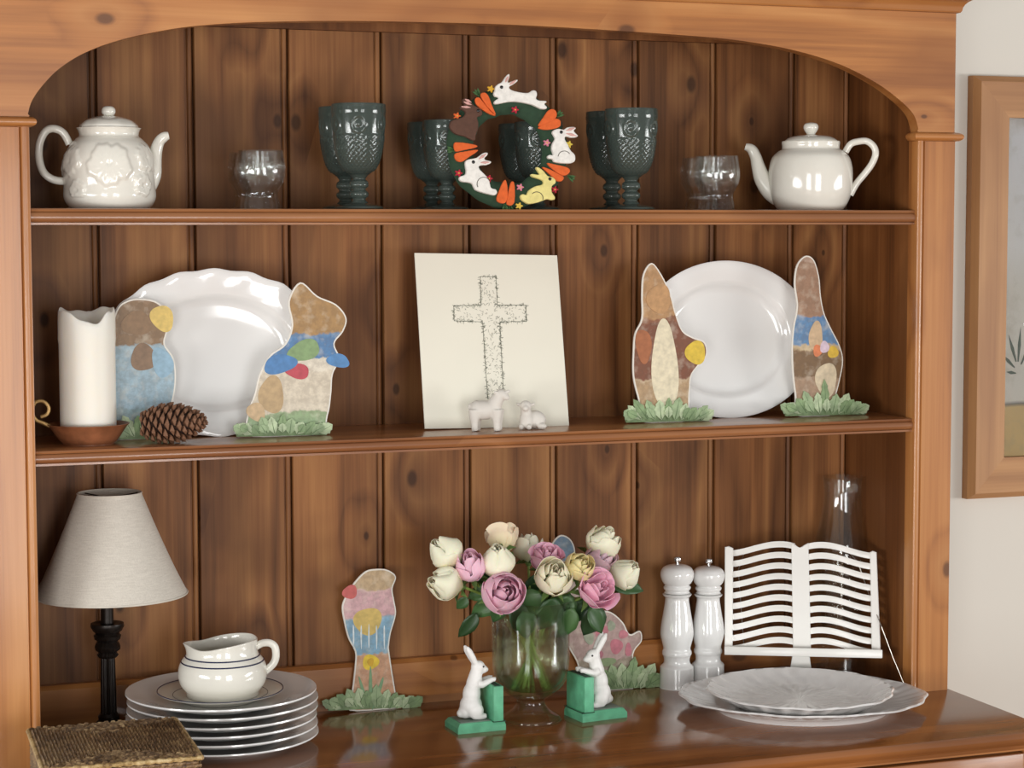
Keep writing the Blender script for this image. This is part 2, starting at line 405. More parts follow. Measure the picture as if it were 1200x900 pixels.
for a, b in zip(xs, xs[1:]):
    dr = new('drawer', B(a + 0.006, b - 0.006, fy - 0.004, fy + 0.018, zb - 0.17, zb - 0.009, bev=0.003), M['pineX'], dresser)
    new('drawer_knob', L([(0.0, -0.03), (0.012, -0.028), (0.017, -0.02), (0.014, -0.012), (0.008, -0.006), (0.008, 0.0)], 20), M['pineX'], dr)
    kb = dr.children[0]; kb.rotation_euler = (-PI / 2, 0, 0); kb.location = ((a + b) / 2, fy - 0.004, zb - 0.09)
    kb.rotation_euler = (-PI / 2, 0, PI) if False else (PI / 2 * -1, 0, 0)
    dm = new('cabinet_door', B(a + 0.006, b - 0.006, fy - 0.004, fy + 0.018, 0.08, zb - 0.19, bev=0.003), M['pineZ'], dresser)
for x in xs:
    new('cabinet_stile', B(x - 0.03 if x < 0 else x - 0.005, (x + 0.005) if x < XO - 0.1 else XO - 0.008, fy, fy + 0.018, 0.0, zb - 0.006), M['pineZ'], dresser, False)

# ---------------------------------------------------------------- framed picture on the wall
fp = WALL
c0 = on_y(1147, 88, fp - 0.028); c1 = on_y(1135, 586, fp - 0.028); c2 = on_y(1184, 128, fp - 0.02); c3 = on_y(1174, 548, fp - 0.02)
px0 = (c0.x + c1.x) / 2; zt_, zb_ = c0.z, c1.z; fw = ((c2.x + c3.x) - (c0.x + c1.x)) / 2; PW = 0.46
pic = thing('framed_picture', 'wide oak-framed landscape picture under glass hung on the white wall', 'picture', (px0, fp, zb_))
hh = zt_ - zb_
def rail(pts, mat):              # mitred frame member, bevelled outside
    bm = bmesh.new(); a = [bm.verts.new((x, -0.014 if o else -0.026, z)) for x, z, o in pts]; b = [bm.verts.new((x, -0.001, z)) for x, z, o in pts]
    bm.faces.new(a); bm.faces.new(b[::-1])
    for i in range(4): bm.faces.new((a[(i + 1) % 4], a[i], b[i], b[(i + 1) % 4]))
    return new('frame_rail', bm, mat, pic, False)
ow, iw = 0.010, fw
def member(o0, o1, i0, i1, mat, horiz):
    rail([(*o0, 0), (*o1, 0), (*i1, 0), (*i0, 0)], mat)
O = [(0, 0), (PW, 0), (PW, hh), (0, hh)]; I = [(fw, fw), (PW - fw, fw), (PW - fw, hh - fw), (fw, hh - fw)]
def member(i, mat):
    j = (i + 1) % 4; bm = bmesh.new()
    def q(p, t): return (p[0], p[1])
    O2 = [(ow, ow), (PW - ow, ow), (PW - ow, hh - ow), (ow, hh - ow)]
    r = []
    for k in (i, j):
        r.append([bm.verts.new((O[k][0], -0.001, O[k][1])), bm.verts.new((O[k][0], -0.017, O[k][1])), bm.verts.new((O2[k][0], -0.028, O2[k][1])), bm.verts.new((I[k][0], -0.022, I[k][1])), bm.verts.new((I[k][0], -0.001, I[k][1]))])
    for k in range(5): bm.faces.new((r[0][k], r[0][(k + 1) % 5], r[1][(k + 1) % 5], r[1][k]))
    bm.faces.new(r[0]); bm.faces.new(r[1][::-1])
    new('frame_rail', bm, mat, pic, False)
for i in range(4): member(i, M['frameX'] if i % 2 == 0 else M['frame'])
t = NT('picture_print'); v = t.obj(); sp = t.n('ShaderNodeSeparateXYZ'); t.l(v, sp.inputs[0])
zz = t.math('ADD', t.math('DIVIDE', sp.outputs[2], hh), t.math('MULTIPLY', t.math('SUBTRACT', t.noise(v, 14, 3), 0.5), 0.012))
c = t.ramp(zz, [(0.0, hx('cdae6e')), (0.215, hx('cbb07a')), (0.222, hx('6e6a62')), (0.23, hx('d5d2c6')), (0.5, hx('d6d3c8')), (0.6, hx('dcdcd8')), (0.86, hx('d9dadb')), (1.0, hx('bfb9a6'))])
c = t.mix(t.ramp(t.noise(v, 30, 5, 0.6), [(0.5, (0, 0, 0, 1)), (0.75, (0.35,) * 3 + (1,))]), c, hx('9c9477'))
t.l(c, t.b.inputs['Base Color']); t.b.inputs['Roughness'].default_value = 0.7
new('print', B(fw - 0.004, PW - fw + 0.004, -0.008, -0.004, fw - 0.004, hh - fw + 0.004), t.m, pic, False)
lm = plain('sketched_leaf', '5f6a5c', 0.7)
for k, (dx, dz, ang, ln) in enumerate([(0.030, 0.235, 1.9, 0.05), (0.034, 0.235, 1.5, 0.06), (0.027, 0.225, 2.4, 0.035), (0.04, 0.23, 1.1, 0.05), (0.03, 0.215, 3.0, 0.02), (0.05, 0.22, 0.6, 0.05)]):
    o2 = [(fw + dx + math.cos(ang) * ln * s - math.sin(ang) * w_, dz + math.sin(ang) * ln * s + math.cos(ang) * w_) for s, w_ in ((0, 0.001), (0.5, 0.003), (1, 0), (0.5, -0.003), (0, -0.001))]
    new('drawn_leaf', S(o2, -0.0088, -0.008), lm, pic, False)
gl = NT('picture_glass'); gl.b.inputs['Base Color'].default_value = (1, 1, 1, 1); gl.b.inputs['Transmission Weight'].default_value = 1; gl.b.inputs['Roughness'].default_value = 0.0; gl.b.inputs['IOR'].default_value = 1.45
new('glass_pane', B(fw - 0.003, PW - fw + 0.003, -0.0155, -0.0135, fw - 0.003, hh - fw + 0.003), gl.m, pic, False)

# ---------------------------------------------------------------- top shelf: teapots
def pxprof(pts, y0, k, n=5):     # [(radius px, row px)] from the photograph to a smooth profile in metres
    return cr([(max(0.0, r) * k, (y0 - y) * k) for r, y in pts], n)
def fix0(pr):
    return [(max(0.0, r), z) for r, z in pr]
def petal_relief(u, v, k):       # raised flower and leaf relief, u v in px around flower centres
    h = 0.0
    for (cu, cv, R, ph) in ((0, 6, 27, 0.4), (47, 14, 17, 1.0), (-50, 10, 18, 0.2), (40, -18, 14, 0.0), (-38, -24, 13, 2.0), (100, 4, 24, 0.7), (-105, 6, 24, 0.3), (150, 2, 22, 0.0)):
        du, dv = u - cu, v - cv; rr = math.hypot(du, dv); a = math.atan2(dv, du) + ph
        Rp = R * (0.82 + 0.18 * abs(math.cos(2.5 * a)) + 0.04 * math.sin(13 * a))
        if rr < Rp:
            q = rr / Rp
            e = min(1, (1 - q) * 7)
            h = max(h, e * (0.7 + 0.5 * q) + 0.22 * math.sin(15 * a) * (1 - abs(2 * q - 0.8)) * e - (0.5 if q < 0.12 else 0))
    return h
p, rz, k = face(129, 0.085, OFF)
tp = thing('embossed_teapot', 'cream teapot moulded with raised flowers, round knob on domed lid', 'teapot', p, rz)
pr = pxprof([(0, 236), (38, 236), (42, 241), (46, 240), (51, 234), (53.5, 226), (53, 215), (53.5, 200), (52, 182), (46, 168), (39, 160), (34.5, 156), (35.5, 150), (37.5, 147)], 241, k, 8)
def rel(r, a, z):
    u = (a + PI / 2 + PI) % (2 * PI) - PI; yy = 241 - z / k
    h = petal_relief(u * 50, 196 - yy, k) if 158 < yy < 228 else 0
    R = r + h * 0.0028
    return R * math.cos(a), R * math.sin(a), z
bm = L(fix0(pr), 192, fn=rel); lathe(bm, [(37.5 * k, 94 * k), (35 * k, 95 * k), (33 * k, 92 * k), (0, 90 * k)], 192)
new('body', bm, M['porcelain'], tp, ang=70)
def rel2(r, a, z):
    R = r + (0.0006 * math.sin(9 * a) if r > 0.01 else 0); return R * math.cos(a), R * math.sin(a), z + (0.0008 * max(0, math.sin(5 * a)) if 0.008 < r < 0.033 else 0)
lid = new('lid', L(fix0(pxprof([(34, 146), (33, 143), (27, 138), (16, 134.5), (6, 133), (0, 133)], 241, k)), 96, fn=rel2), M['porcelain'], tp, ang=60)
new('knob', L(fix0(pxprof([(5, 135), (4.5, 133.5), (5.5, 132.5), (7.6, 130), (8.2, 127), (7.4, 124), (4.8, 121.8), (0, 121)], 241, k)), 32), M['porcelain'], lid)
new('handle', T_([(q[0] * k, 0, q[1] * k) for q in cr([(-45, 75), (-52, 88), (-62, 93), (-72, 90), (-79, 76), (-80, 58), (-75, 42), (-64, 34), (-50, 32)], 5)], [4.6 * k] * 41, 12, flat=1.0), M['porcelain'], tp)
sp_ = cr([(44, 28, 11), (50, 40, 10), (52, 55, 8.5), (54, 68, 7.5), (58, 79, 6.5), (64, 84.5, 6), (69, 86, 4.5)], 4)
new('spout', T_([(a * k, 0, b * k) for a, b, c_ in sp_], [c_ * k for a, b, c_ in sp_], 16), M['porcelain'], tp)

p, rz, k = face(949.5, 0.085, OFF)
tp = thing('plain_teapot', 'plain cream round-bellied teapot with ball knob lid', 'teapot', p, rz)
pr = pxprof([(0, 243), (33, 243), (36, 246), (39, 244), (43, 238), (47.5, 226), (49, 210), (48.5, 196), (45, 184), (38, 177), (34, 174.5), (33.5, 171), (34, 167), (33, 165.5), (31, 166), (0, 168)], 246, k, 7)
new('body', L(fix0(pr), 72), M['porcelain'], tp, ang=60)
lid = new('lid', L(fix0(pxprof([(31, 166), (30, 164), (24, 160.5), (14, 158.5), (0, 158)], 246, k)), 64), M['porcelain'], tp, ang=60)
new('knob', L(fix0(pxprof([(6, 159.5), (5, 157), (7, 154), (8.8, 149.5), (7, 145), (0, 143)], 246, k)), 32), M['porcelain'], lid)
hd = cr([(40, 68), (46, 77), (55, 80), (65, 80), (73, 73), (74.5, 64), (70, 53), (62, 42), (53, 31), (46, 18)], 5)
new('handle', T_([(a * k, 0, b * k) for a, b in hd], 4.0 * k, 12), M['porcelain'], tp)
sp_ = cr([(-36, 16, 12), (-46, 24, 12), (-56, 38, 10), (-61, 52, 8), (-64, 63, 6.8), (-69, 72, 6), (-76, 75, 4)], 4)
new('spout', T_([(a * k, 0, b * k) for a, b, c_ in sp_], [c_ * k for a, b, c_ in sp_], 16), M['porcelain'], tp)

# ---------------------------------------------------------------- clear tumblers
M['clear'] = thin_glass('clear_glass', 'fcfdfc', 0.16)
def tumbler(px, y, label):
    p, rz, k = face(px, y, OFF); k = mpp((x_at(306, 0.05, OFF), 0.05, OFF))
    t_ = thing('glass_tumbler', label, 'tumbler', p, rz, 'clear tumblers on the top shelf')
    out = cr([(22, 0), (21.5, 6), (20, 15), (21, 22), (27, 33), (29, 46), (27.5, 58), (26, 68)], 5)
    inn = cr([(24.6, 68), (26, 58), (27.3, 46), (25.2, 34), (19, 24), (16, 18), (9, 15), (0, 14)], 4)
    def rib(r, a, z):
        zz = z / k; am = 0.5 * k * max(0, 1 - zz / 44) if r > 12 * k else 0
        R = r + am * math.cos(14 * a); return R * math.cos(a), R * math.sin(a), z
    new('bowl', L([(0, 0)] + [(r * k, z * k) for r, z in out] + [(r * k, z * k) for r, z in inn], 112, fn=rib), M['clear'], t_, ang=60)
tumbler(306, 0.045, 'clear bulbous tumbler beside the flower-moulded teapot, the one in front')
tumbler(295, 0.125, 'clear bulbous tumbler tucked behind another beside the flower-moulded teapot')
tumbler(840, 0.045, 'clear bulbous tumbler beside the spout of the plain teapot, the one in front')
tumbler(823, 0.125, 'clear bulbous tumbler tucked behind another by the plain teapot')

# ---------------------------------------------------------------- green goblets
t = NT('green_pressed_glass'); t.b.inputs['Base Color'].default_value = hx('616e67'); t.b.inputs['Transmission Weight'].default_value = 0.6
t.b.inputs['Roughness'].default_value = 0.1; t.b.inputs['IOR'].default_value = 1.45
M['green'] = t.m
def goblet_mesh(h, r0):
    # unit: px with height h, rim radius r0
    s = h / 122.0; q = r0 / 31.5
    bowl_o = cr([(9, 40), (14, 42), (19.5, 47), (24, 56), (27.5, 70), (30.2, 88), (31.4, 104), (31.7, 121)], 10)
    bowl_i = cr([(30.3, 122), (29.6, 104), (28, 88), (25, 70), (20, 56), (12, 49), (0, 47)], 5)
    def pat(r, a, z):
        zz = z / s
        d = 0
        if r > 8 * q and zz > 44:
            if zz < 84: d = 0.75 * (abs(math.sin(14 * a + zz * 0.5)) * abs(math.sin(14 * a - zz * 0.5)))
            elif zz < 112:
                u = (a * 6 / (2 * PI)) % 1 - 0.5; v = (zz - 98) / 26; rr = math.hypot(u * 1.5, v)
                d = 0.9 * (math.exp(-((rr - 0.36) / 0.07) ** 2) + math.exp(-(rr / 0.13) ** 2)) + 0.35 * (abs(zz - 85) < 1.0)
            elif zz < 116: d = 0.25
        R = r + d * 1.5
        return R * math.cos(a), R * math.sin(a), z
    b1 = L([(0, 40 * s)] + [(r * q, z * s) for r, z in bowl_o] , 144, fn=pat)
    lathe(b1, [(31.5 * q, 121 * s), (31.2 * q, 122 * s)] + [(r * q, z * s) for r, z in bowl_i], 144)
    bmesh.ops.remove_doubles(b1, verts=b1.verts, dist=0.05)
    stem = cr([(0, 6), (10, 7), (8, 10), (7.5, 12), (10.5, 15), (11, 19), (8, 22), (8, 24), (11, 27), (10.5, 32), (7.5, 35), (10, 39), (12, 41), (0, 41.5)], 4)
    b2 = L([(max(0, r) * q, z * s) for r, z in stem], 24)
    b3 = L([(max(0, r) * q, z * s) for r, z in cr([(0, 0), (26, 0), (28, 1.5), (26, 3.5), (18, 5.5), (10, 7), (0, 8)], 4)], 64)
    return b1, b2, b3
_gm = {}
def goblet(px, y, h, r, label):
    p, rz, k = face(px, y, OFF)
    g = thing('green_goblet', label, 'goblet', p, rz, 'green pressed-glass goblets')
    key = (h, r)
    if key not in _gm:
        k0 = mpp((x_at(px, 0.05, OFF), 0.05, OFF)); out = []
        for nm, b in zip(('bowl', 'stem', 'foot'), goblet_mesh(h, r)):
            bmesh.ops.scale(b, vec=(k0, k0, k0), verts=b.verts); o = new(nm, b, M['green'], g, ang=50); out.append(o)
        _gm[key] = out
    else:
        for o in _gm[key]: dup(o, g)
goblet(421, 0.045, 122, 31.5, 'tall green glass goblet in front of its twin, on the embossed teapot side')
goblet(405, 0.125, 122, 31.5, 'tall green glass goblet behind its twin, on the embossed teapot side')
goblet(739.5, 0.045, 117, 31, 'tall green glass goblet in front of its twin, on the plain teapot side')
goblet(717, 0.125, 117, 31, 'tall green glass goblet behind its twin, on the plain teapot side')
goblet(524, 0.085, 105, 29, 'short green glass goblet peeking out beside the brown rabbit on the wreath')
goblet(506, 0.148, 105, 29, 'short green glass goblet half hidden behind another beside the wreath')
goblet(631, 0.085, 105, 29, 'short green glass goblet seen through the ring of the wreath, in front')
goblet(612, 0.148, 105, 29, 'short green glass goblet seen through the wreath behind another goblet')

# ---------------------------------------------------------------- felt wreath with rabbits and carrots
FELT = {}
def felt(c, rough=0.9):
    if c not in FELT: FELT[c] = plain('felt_' + c, c, rough, 0.1, 160, 0.5, 900)
    return FELT[c]
WY = 0.02
p, rz, k = face(597, WY, OFF)
wr = thing('felt_wreath', 'round dark green felt wreath with rabbits, carrots and small flowers', 'wreath', p, rz)
wr.rotation_euler = (math.radians(-6), 0, rz * 0.15); wr.scale = (1.05, 1, 1)
# ring
bm = bmesh.new(); R0, R1 = 55.5 * k, 15.0 * k; ns, nr = 96, 16; rings = []
for i in range(ns):
    a = 2 * PI * i / ns; ring = []
    for j in range(nr):
        b = 2 * PI * j / nr; w = 1 + 0.05 * math.sin(7 * a + 1) + 0.03 * math.sin(17 * a)
        rr = R0 + R1 * w * math.cos(b); ring.append(bm.verts.new((rr * math.cos(a), 7 * k * math.sin(b), 70.6 * k + rr * math.sin(a))))
    rings.append(ring)
for i in range(ns):
    for j in range(nr):
        bm.faces.new((rings[i][j], rings[(i + 1) % ns][j], rings[(i + 1) % ns][(j + 1) % nr], rings[i][(j + 1) % nr]))
new('ring', bm, felt('27402c'), wr)
def zpt(u, v):                   # pixel in the 5x crop of the wreath -> ring plane
    return ((500 + u / 5 - 597) * k, (246 - (80 + v / 5)) * k)
def puff(name, pts, mat, y, th, parent, n=3):
    ol = cr([zpt(*q) for q in pts], n, True)
    return new(name, remesh(S(ol, y - th, y), 0.85 * k, 3), mat, parent, ang=80)
ORG, WHT, PNKE, BRN, YEL = felt('d9622a'), felt('e9e6df'), felt('d8a8a0'), felt('5a3d30'), felt('e3d68a')
carrots = [
    [[(292, 195), (315, 180), (345, 215), (380, 260), (412, 288), (385, 282), (345, 262), (305, 232)], [(325, 165), (350, 152), (372, 172), (390, 225), (412, 284), (375, 250), (345, 210)]],
    [[(655, 345), (690, 290), (720, 250), (748, 243), (768, 262), (762, 295), (715, 325)], [(655, 352), (715, 322), (760, 298), (788, 312), (785, 345), (740, 362), (690, 366)]],
    [[(167, 450), (185, 445), (240, 450), (295, 462), (290, 475), (225, 490), (175, 500), (163, 478)], [(168, 512), (215, 500), (295, 487), (295, 500), (250, 530), (205, 560), (172, 548)]],
    [[(400, 770), (425, 705), (450, 662), (462, 680), (466, 730), (462, 775), (445, 800), (412, 795)], [(460, 780), (475, 710), (490, 672), (505, 680), (507, 740), (502, 795), (480, 814), (458, 805)]],
    [[(700, 562), (750, 570), (815, 585), (836, 605), (818, 630), (785, 634), (740, 605)], [(668, 585), (720, 600), (770, 628), (798, 645), (785, 668), (755, 668), (715, 630)]],
]
for pr2 in carrots:
    for c_ in pr2:
        o = puff('carrot', c_, ORG, -5.5 * k, 4 * k, wr)
leafm = felt('3f6136')
for (u, v, a) in ((318, 165, 2.2), (775, 280, 0.6), (160, 490, 3.1), (450, 812, -1.6), (480, 822, -1.4), (832, 640, -0.5)):
    x, z = zpt(u, v)
    for d in (-0.5, 0, 0.5):
        o2 = [(x + math.cos(a + d) * s * k - math.sin(a + d) * w_ * k, z + math.sin(a + d) * s * k + math.cos(a + d) * w_ * k) for s, w_ in ((-2, 1), (4, 1.6), (8, 0), (4, -1.6), (-2, -1))]
        new('carrot_leaf', S(o2, -8 * k, -6.5 * k), leafm, wr, False)
EYE = plain('bead_black', '151312', 0.2)
rabbits = [
    ('felt_rabbit', WHT, [(400, 158), (408, 140), (412, 118), (432, 100), (450, 92), (470, 62), (490, 42), (496, 52), (488, 80), (478, 100), (505, 86), (540, 74), (540, 84), (515, 104), (490, 118), (500, 135), (545, 148), (600, 152), (625, 136), (648, 140), (652, 165), (645, 186), (668, 196), (704, 197), (706, 207), (690, 215), (708, 232), (704, 244), (672, 244), (625, 222), (560, 208), (500, 205), (450, 214), (410, 222), (400, 210), (415, 194), (440, 184), (408, 176)], (445, 122), -1),
    ('felt_rabbit', WHT, [(735, 385), (745, 368), (775, 360), (805, 366), (822, 352), (860, 348), (878, 356), (860, 372), (884, 396), (880, 408), (845, 412), (812, 404), (808, 425), (825, 455), (840, 490), (862, 510), (865, 545), (845, 562), (800, 565), (740, 556), (735, 540), (708, 538), (702, 524), (715, 514), (738, 516), (728, 480), (735, 445), (752, 418)], (786, 381), 1),
    ('felt_rabbit', WHT, [(222, 572), (232, 550), (262, 542), (292, 535), (325, 510), (352, 505), (352, 520), (330, 545), (368, 555), (372, 565), (345, 578), (302, 582), (305, 605), (335, 635), (358, 670), (366, 712), (392, 718), (402, 736), (390, 754), (360, 750), (320, 740), (275, 722), (262, 690), (235, 680), (200, 676), (185, 660), (192, 645), (220, 636), (228, 612)], (268, 562), -1),
    ('felt_rabbit', YEL, [(600, 635), (605, 628), (640, 632), (655, 632), (635, 600), (634, 588), (650, 590), (680, 615), (698, 640), (725, 645), (745, 662), (742, 685), (722, 698), (720, 735), (738, 762), (736, 778), (715, 782), (690, 776), (640, 795), (585, 805), (562, 795), (540, 778), (536, 755), (552, 746), (572, 752), (585, 725), (625, 700), (668, 690), (672, 668), (640, 655), (612, 646)], (710, 658), 1),
    ('felt_rabbit', BRN, [(226, 190), (262, 204), (282, 230), (318, 248), (332, 274), (320, 293), (298, 298), (306, 330), (302, 370), (288, 405), (284, 434), (264, 432), (225, 412), (180, 402), (150, 378), (140, 350), (152, 322), (185, 310), (220, 298), (236, 270), (204, 250), (208, 238), (238, 238), (220, 210)], (306, 262), 1),
]
for nm, mt, pts, eye, sd in rabbits:
    rb = puff(nm, pts, mt, -5.8 * k, 6 * k, wr, 2)
    x, z = zpt(*eye); new('eye', ellip(bmesh.new(), (x, -11.8 * k, z), (2.0 * k, 1.0 * k, 2.0 * k), seg=10), EYE, rb)
def arc(parent, u, v, r, a0, a1, col):
    pts = []
    for i in range(9):
        a = a0 + (a1 - a0) * i / 8; x, z = zpt(u + r * math.cos(a), v - r * math.sin(a)); pts.append((x, -11.9 * k, z))
    new('stitching', T_(pts, 0.4 * k, 6), col, parent)
rbs = [c_ for c_ in wr.children if c_.name.startswith('felt_rabbit')]
DK = plain('dark_thread', '4a443c', 0.9)
arc(rbs[1], 800, 530, 38, 0.6, 3.0, DK); arc(rbs[2], 325, 690, 40, 0.5, 3.6, DK); arc(rbs[3], 630, 770, 36, -0.3, 2.4, DK)
def zears(rb, segs):
    for a, b in segs:
        (x0, z0), (x1, z1) = zpt(*a), zpt(*b)
        new('inner_ear', T_([(x0, -11.6 * k, z0), ((x0 + x1) / 2, -11.9 * k, (z0 + z1) / 2), (x1, -11.6 * k, z1)], [0.6 * k, 1.6 * k, 0.4 * k], 8), PNKE, rb)
zears(rbs[0], [((468, 92), (488, 56)), ((492, 106), (530, 80))]); zears(rbs[1], [((815, 372), (868, 353)), ((815, 388), (876, 402))]); zears(rbs[2], [((300, 545), (345, 512)), ((310, 565), (362, 562))])
zears(rbs[4], [((210, 240), (262, 244)), ((225, 212), (268, 228)), ((232, 196), (268, 214))])
def flower(u, v, col, r=14):
    x, z = zpt(u, v); rr = r / 5 * k; ol = []
    for i in range(40):
        a = 2 * PI * i / 40; q = rr * (1.15 + 0.45 * math.cos(5 * a)); ol.append((x + q * math.cos(a), z + q * math.sin(a)))
    f = new('felt_flower', S(ol, -9 * k, -6 * k, 0.5 * k, 1), felt(col), wr)
    new('flower_centre', ellip(bmesh.new(), (x, -9 * k, z), (rr * 0.35, 0.8 * k, rr * 0.35), seg=10), felt('d8b04a'), f)
for a in ((525, 250, 'b52438'), (187, 625, 'b52438'), (742, 718, 'a82034'), (188, 292, 'd9622a'), (705, 442, 'd58296'), (540, 705, 'd58296'), (388, 130, 'd8a52e'), (530, 815, 'd8b84a'), (835, 450, 'd8c04a'), (360, 655, 'b52438')): flower(*a)

# ---------------------------------------------------------------- middle shelf: platters
def oval_platter(name, label, px, ybot, yc, A, Bv, scal, amp, lean, well, y):
    p = Vector((x_at(px, y, MID), y, MID)); k = mpp(p); d = p - CAM; a = math.atan2(d.x, d.y)
    sx = A * k / math.cos(a); sz = Bv * k / math.cos(lean)
    o = thing(name, label, 'platter', p)
    prof = [(0, 0.0), (well * 0.9, 0.0), (well, 0.005), (well + 0.04, 0.013), (well + 0.07, 0.0145), (0.97, 0.021), (1.0, 0.0225), (1.003, 0.0245), (0.98, 0.0258), (0.9, 0.0232), (well + 0.07, 0.0182), (well + 0.035, 0.0165), (well + 0.005, 0.0115), (well - 0.03, 0.0065), (well * 0.85, 0.0042), (well * 0.5, 0.0035), (0, 0.0035)]
    bm = bmesh.new(); N = 128; rings = []
    zc_ = sz * (1 + amp) * math.cos(lean)
    def tr(x, h, z):             # plate plane stood up and leant back
        return (x, -h * math.cos(lean) + z * math.sin(lean), zc_ + z * math.cos(lean) + h * math.sin(lean) - 0.0)
    for r, h in prof:
        if r == 0: rings.append([bm.verts.new(tr(0, h, 0))]); continue
        rg = []
        for i in range(N):
            t_ = 2 * PI * i / N; w = 1 + (amp * math.cos(scal * t_) * max(0, (r - well) / (1 - well)) if scal else 0)
            rg.append(bm.verts.new(tr(sx * r * w * math.cos(t_), h + (0.0015 * math.cos(scal * t_) * (r > 0.9) if scal else 0), sz * r * w * math.sin(t_))))
        rings.append(rg)
    for a_, b_ in zip(rings, rings[1:]):
        for i in range(N):
            j = (i + 1) % N
            if len(a_) == 1: bm.faces.new((a_[0], b_[i], b_[j]))
            elif len(b_) == 1: bm.faces.new((a_[i], a_[j], b_[0]))
            else: bm.faces.new((a_[i], a_[j], b_[j], b_[i]))
    mn = min(v.co.z for v in bm.verts)
    bmesh.ops.translate(bm, vec=(0, 0, -mn), verts=bm.verts)
    new('dish', bm, M['white'], o, ang=60)
    return o
oval_platter('scalloped_platter', 'large white oval platter with a scalloped rim stood behind the candle', 252, 507, 408, 133, 96, 20, 0.010, math.radians(8), 0.66, 0.145)
oval_platter('white_platter', 'large plain white oval platter with smooth rim stood against the planks', 846, 486, 394, 101, 90.5, 0, 0, math.radians(7), 0.7, 0.15)

# ---------------------------------------------------------------- candle and dish
p, rz, k = face(104, 0.075, MID)
dish = thing('candle_dish', 'shallow brown metal candle dish with a curled ring handle', 'dish', p, rz)
COP = plain('aged_copper', '8a5638', 0.45, 0.25, 60, coat=0.1)
new('bowl', L([(r * k, z * k) for r, z in cr([(0, 0), (28, 0), (30, 1), (36, 8), (42, 17), (46, 22), (47.5, 23.5), (46, 24), (41, 20), (35, 12), (29, 5), (0, 4.5)], 3)][0:] , 64, fn=lambda r, a, z: (max(0, r) * math.cos(a), max(0, r) * math.sin(a), z)), COP, dish)
hp = [(-44, 22), (-52, 26), (-60, 30), (-64, 40), (-60, 50), (-51, 51), (-45, 44), (-47, 36), (-54, 33)]
BRASS = plain('dull_brass', '9a7a4a', 0.35, 0.15, 60, metal=0.6)
new('ring_handle', T_([(a * k, -4 * k, b * k) for a, b in cr(hp, 4)], 2.4 * k, 8, flat=0.6), BRASS, dish)
cz = MID + 5.2 * k
cd_ = thing('pillar_candle', 'thick white pillar candle with a melted hollow rim', 'candle', (p.x, p.y, cz), rz)
wax = plain('candle_wax', 'f0ece0', 0.45, 0.02, 10, sss=0.35)
def melt(r, a, z):
    if z > 100 * k:
        f_ = (z / k - 100) / 55; u = (a + PI / 2 + PI) % (2 * PI) - PI
        dip = -18 * math.exp(-((u - 0.12) / 0.6) ** 4) + 2.5 * math.sin(3 * a) + 1.5 * math.sin(7 * a + 1) - 3 * math.exp(-((u + 2.5) / 0.6) ** 2)
        z = z + dip * k * max(0, f_) ** 2.2
        r = r * (1 + 0.012 * max(0, f_ - 0.3) * math.sin(5 * a))
    return r * math.cos(a), r * math.sin(a), z
new('wax_body', L([(r * k, z * k) for r, z in [(0, 0), (31, 0), (32.3, 1.5), (32.4, 20), (32.4, 50), (32.4, 80), (32.4, 100), (32.6, 112), (33.2, 118), (33, 126), (33, 140), (32.5, 150), (31.4, 152.5), (29.5, 151.5), (27.5, 146), (26, 135), (25, 125), (22, 118), (12, 114), (0, 113)]], 96, fn=melt), wax, cd_, ang=60)
new('wick', T_([(0, 0, 113 * k), (0.5 * k, 0, 118 * k), (2 * k, 0, 123 * k)], 0.8 * k, 6), EYE, cd_)

# ---------------------------------------------------------------- pine cone
p, rz, k = face(204, 0.035, MID)
pc = thing('pine_cone', 'brown open pine cone lying on its side beside the candle', 'pine cone', p, rz)
CONE = plain('pine_cone_scale', '7d5840', 0.7, 0.3, 220, 0.4, 500)
CORE = plain('pine_cone_core', '38231a', 0.9, 0.2)
ccz = 24 * k; ax = Vector((1, -0.25, 0.06)).normalized(); s1 = Vector((0, 0, 1)); s1 = (s1 - ax * s1.dot(ax)).normalized(); s2 = ax.cross(s1)
def crad(t_): return (25 * math.sin(PI * min(1, (t_ * 0.86 + 0.13))) ** 0.7) * k
tube_pts = [Vector((0, 0, ccz)) + ax * ((t_ - 0.5) * 74 * k) for t_ in [i / 12 for i in range(13)]]
new('core', T_(tube_pts, [max(2 * k, crad(i / 12) * 0.66) for i in range(13)], 14), CORE, pc)
bm = bmesh.new()                 # one woody scale: a wedge with a raised diamond tip
vs = [bm.verts.new(v) for v in ((-0.2, 0, -0.45), (0.2, 0, -0.45), (0.52, 0.02, 0.3), (0.0, 0.06, 0.62), (-0.52, 0.02, 0.3), (0, 0.3, 0.28), (0, 0.05, -0.45), (0, -0.16, 0.2))]
for q in ((0, 6, 5, 4), (6, 1, 2, 5), (5, 2, 3), (4, 5, 3), (1, 0, 7), (0, 4, 7), (2, 1, 7), (3, 2, 7), (4, 3, 7)): bm.faces.new([vs[i] for i in q])
sc0 = None; NS = 120
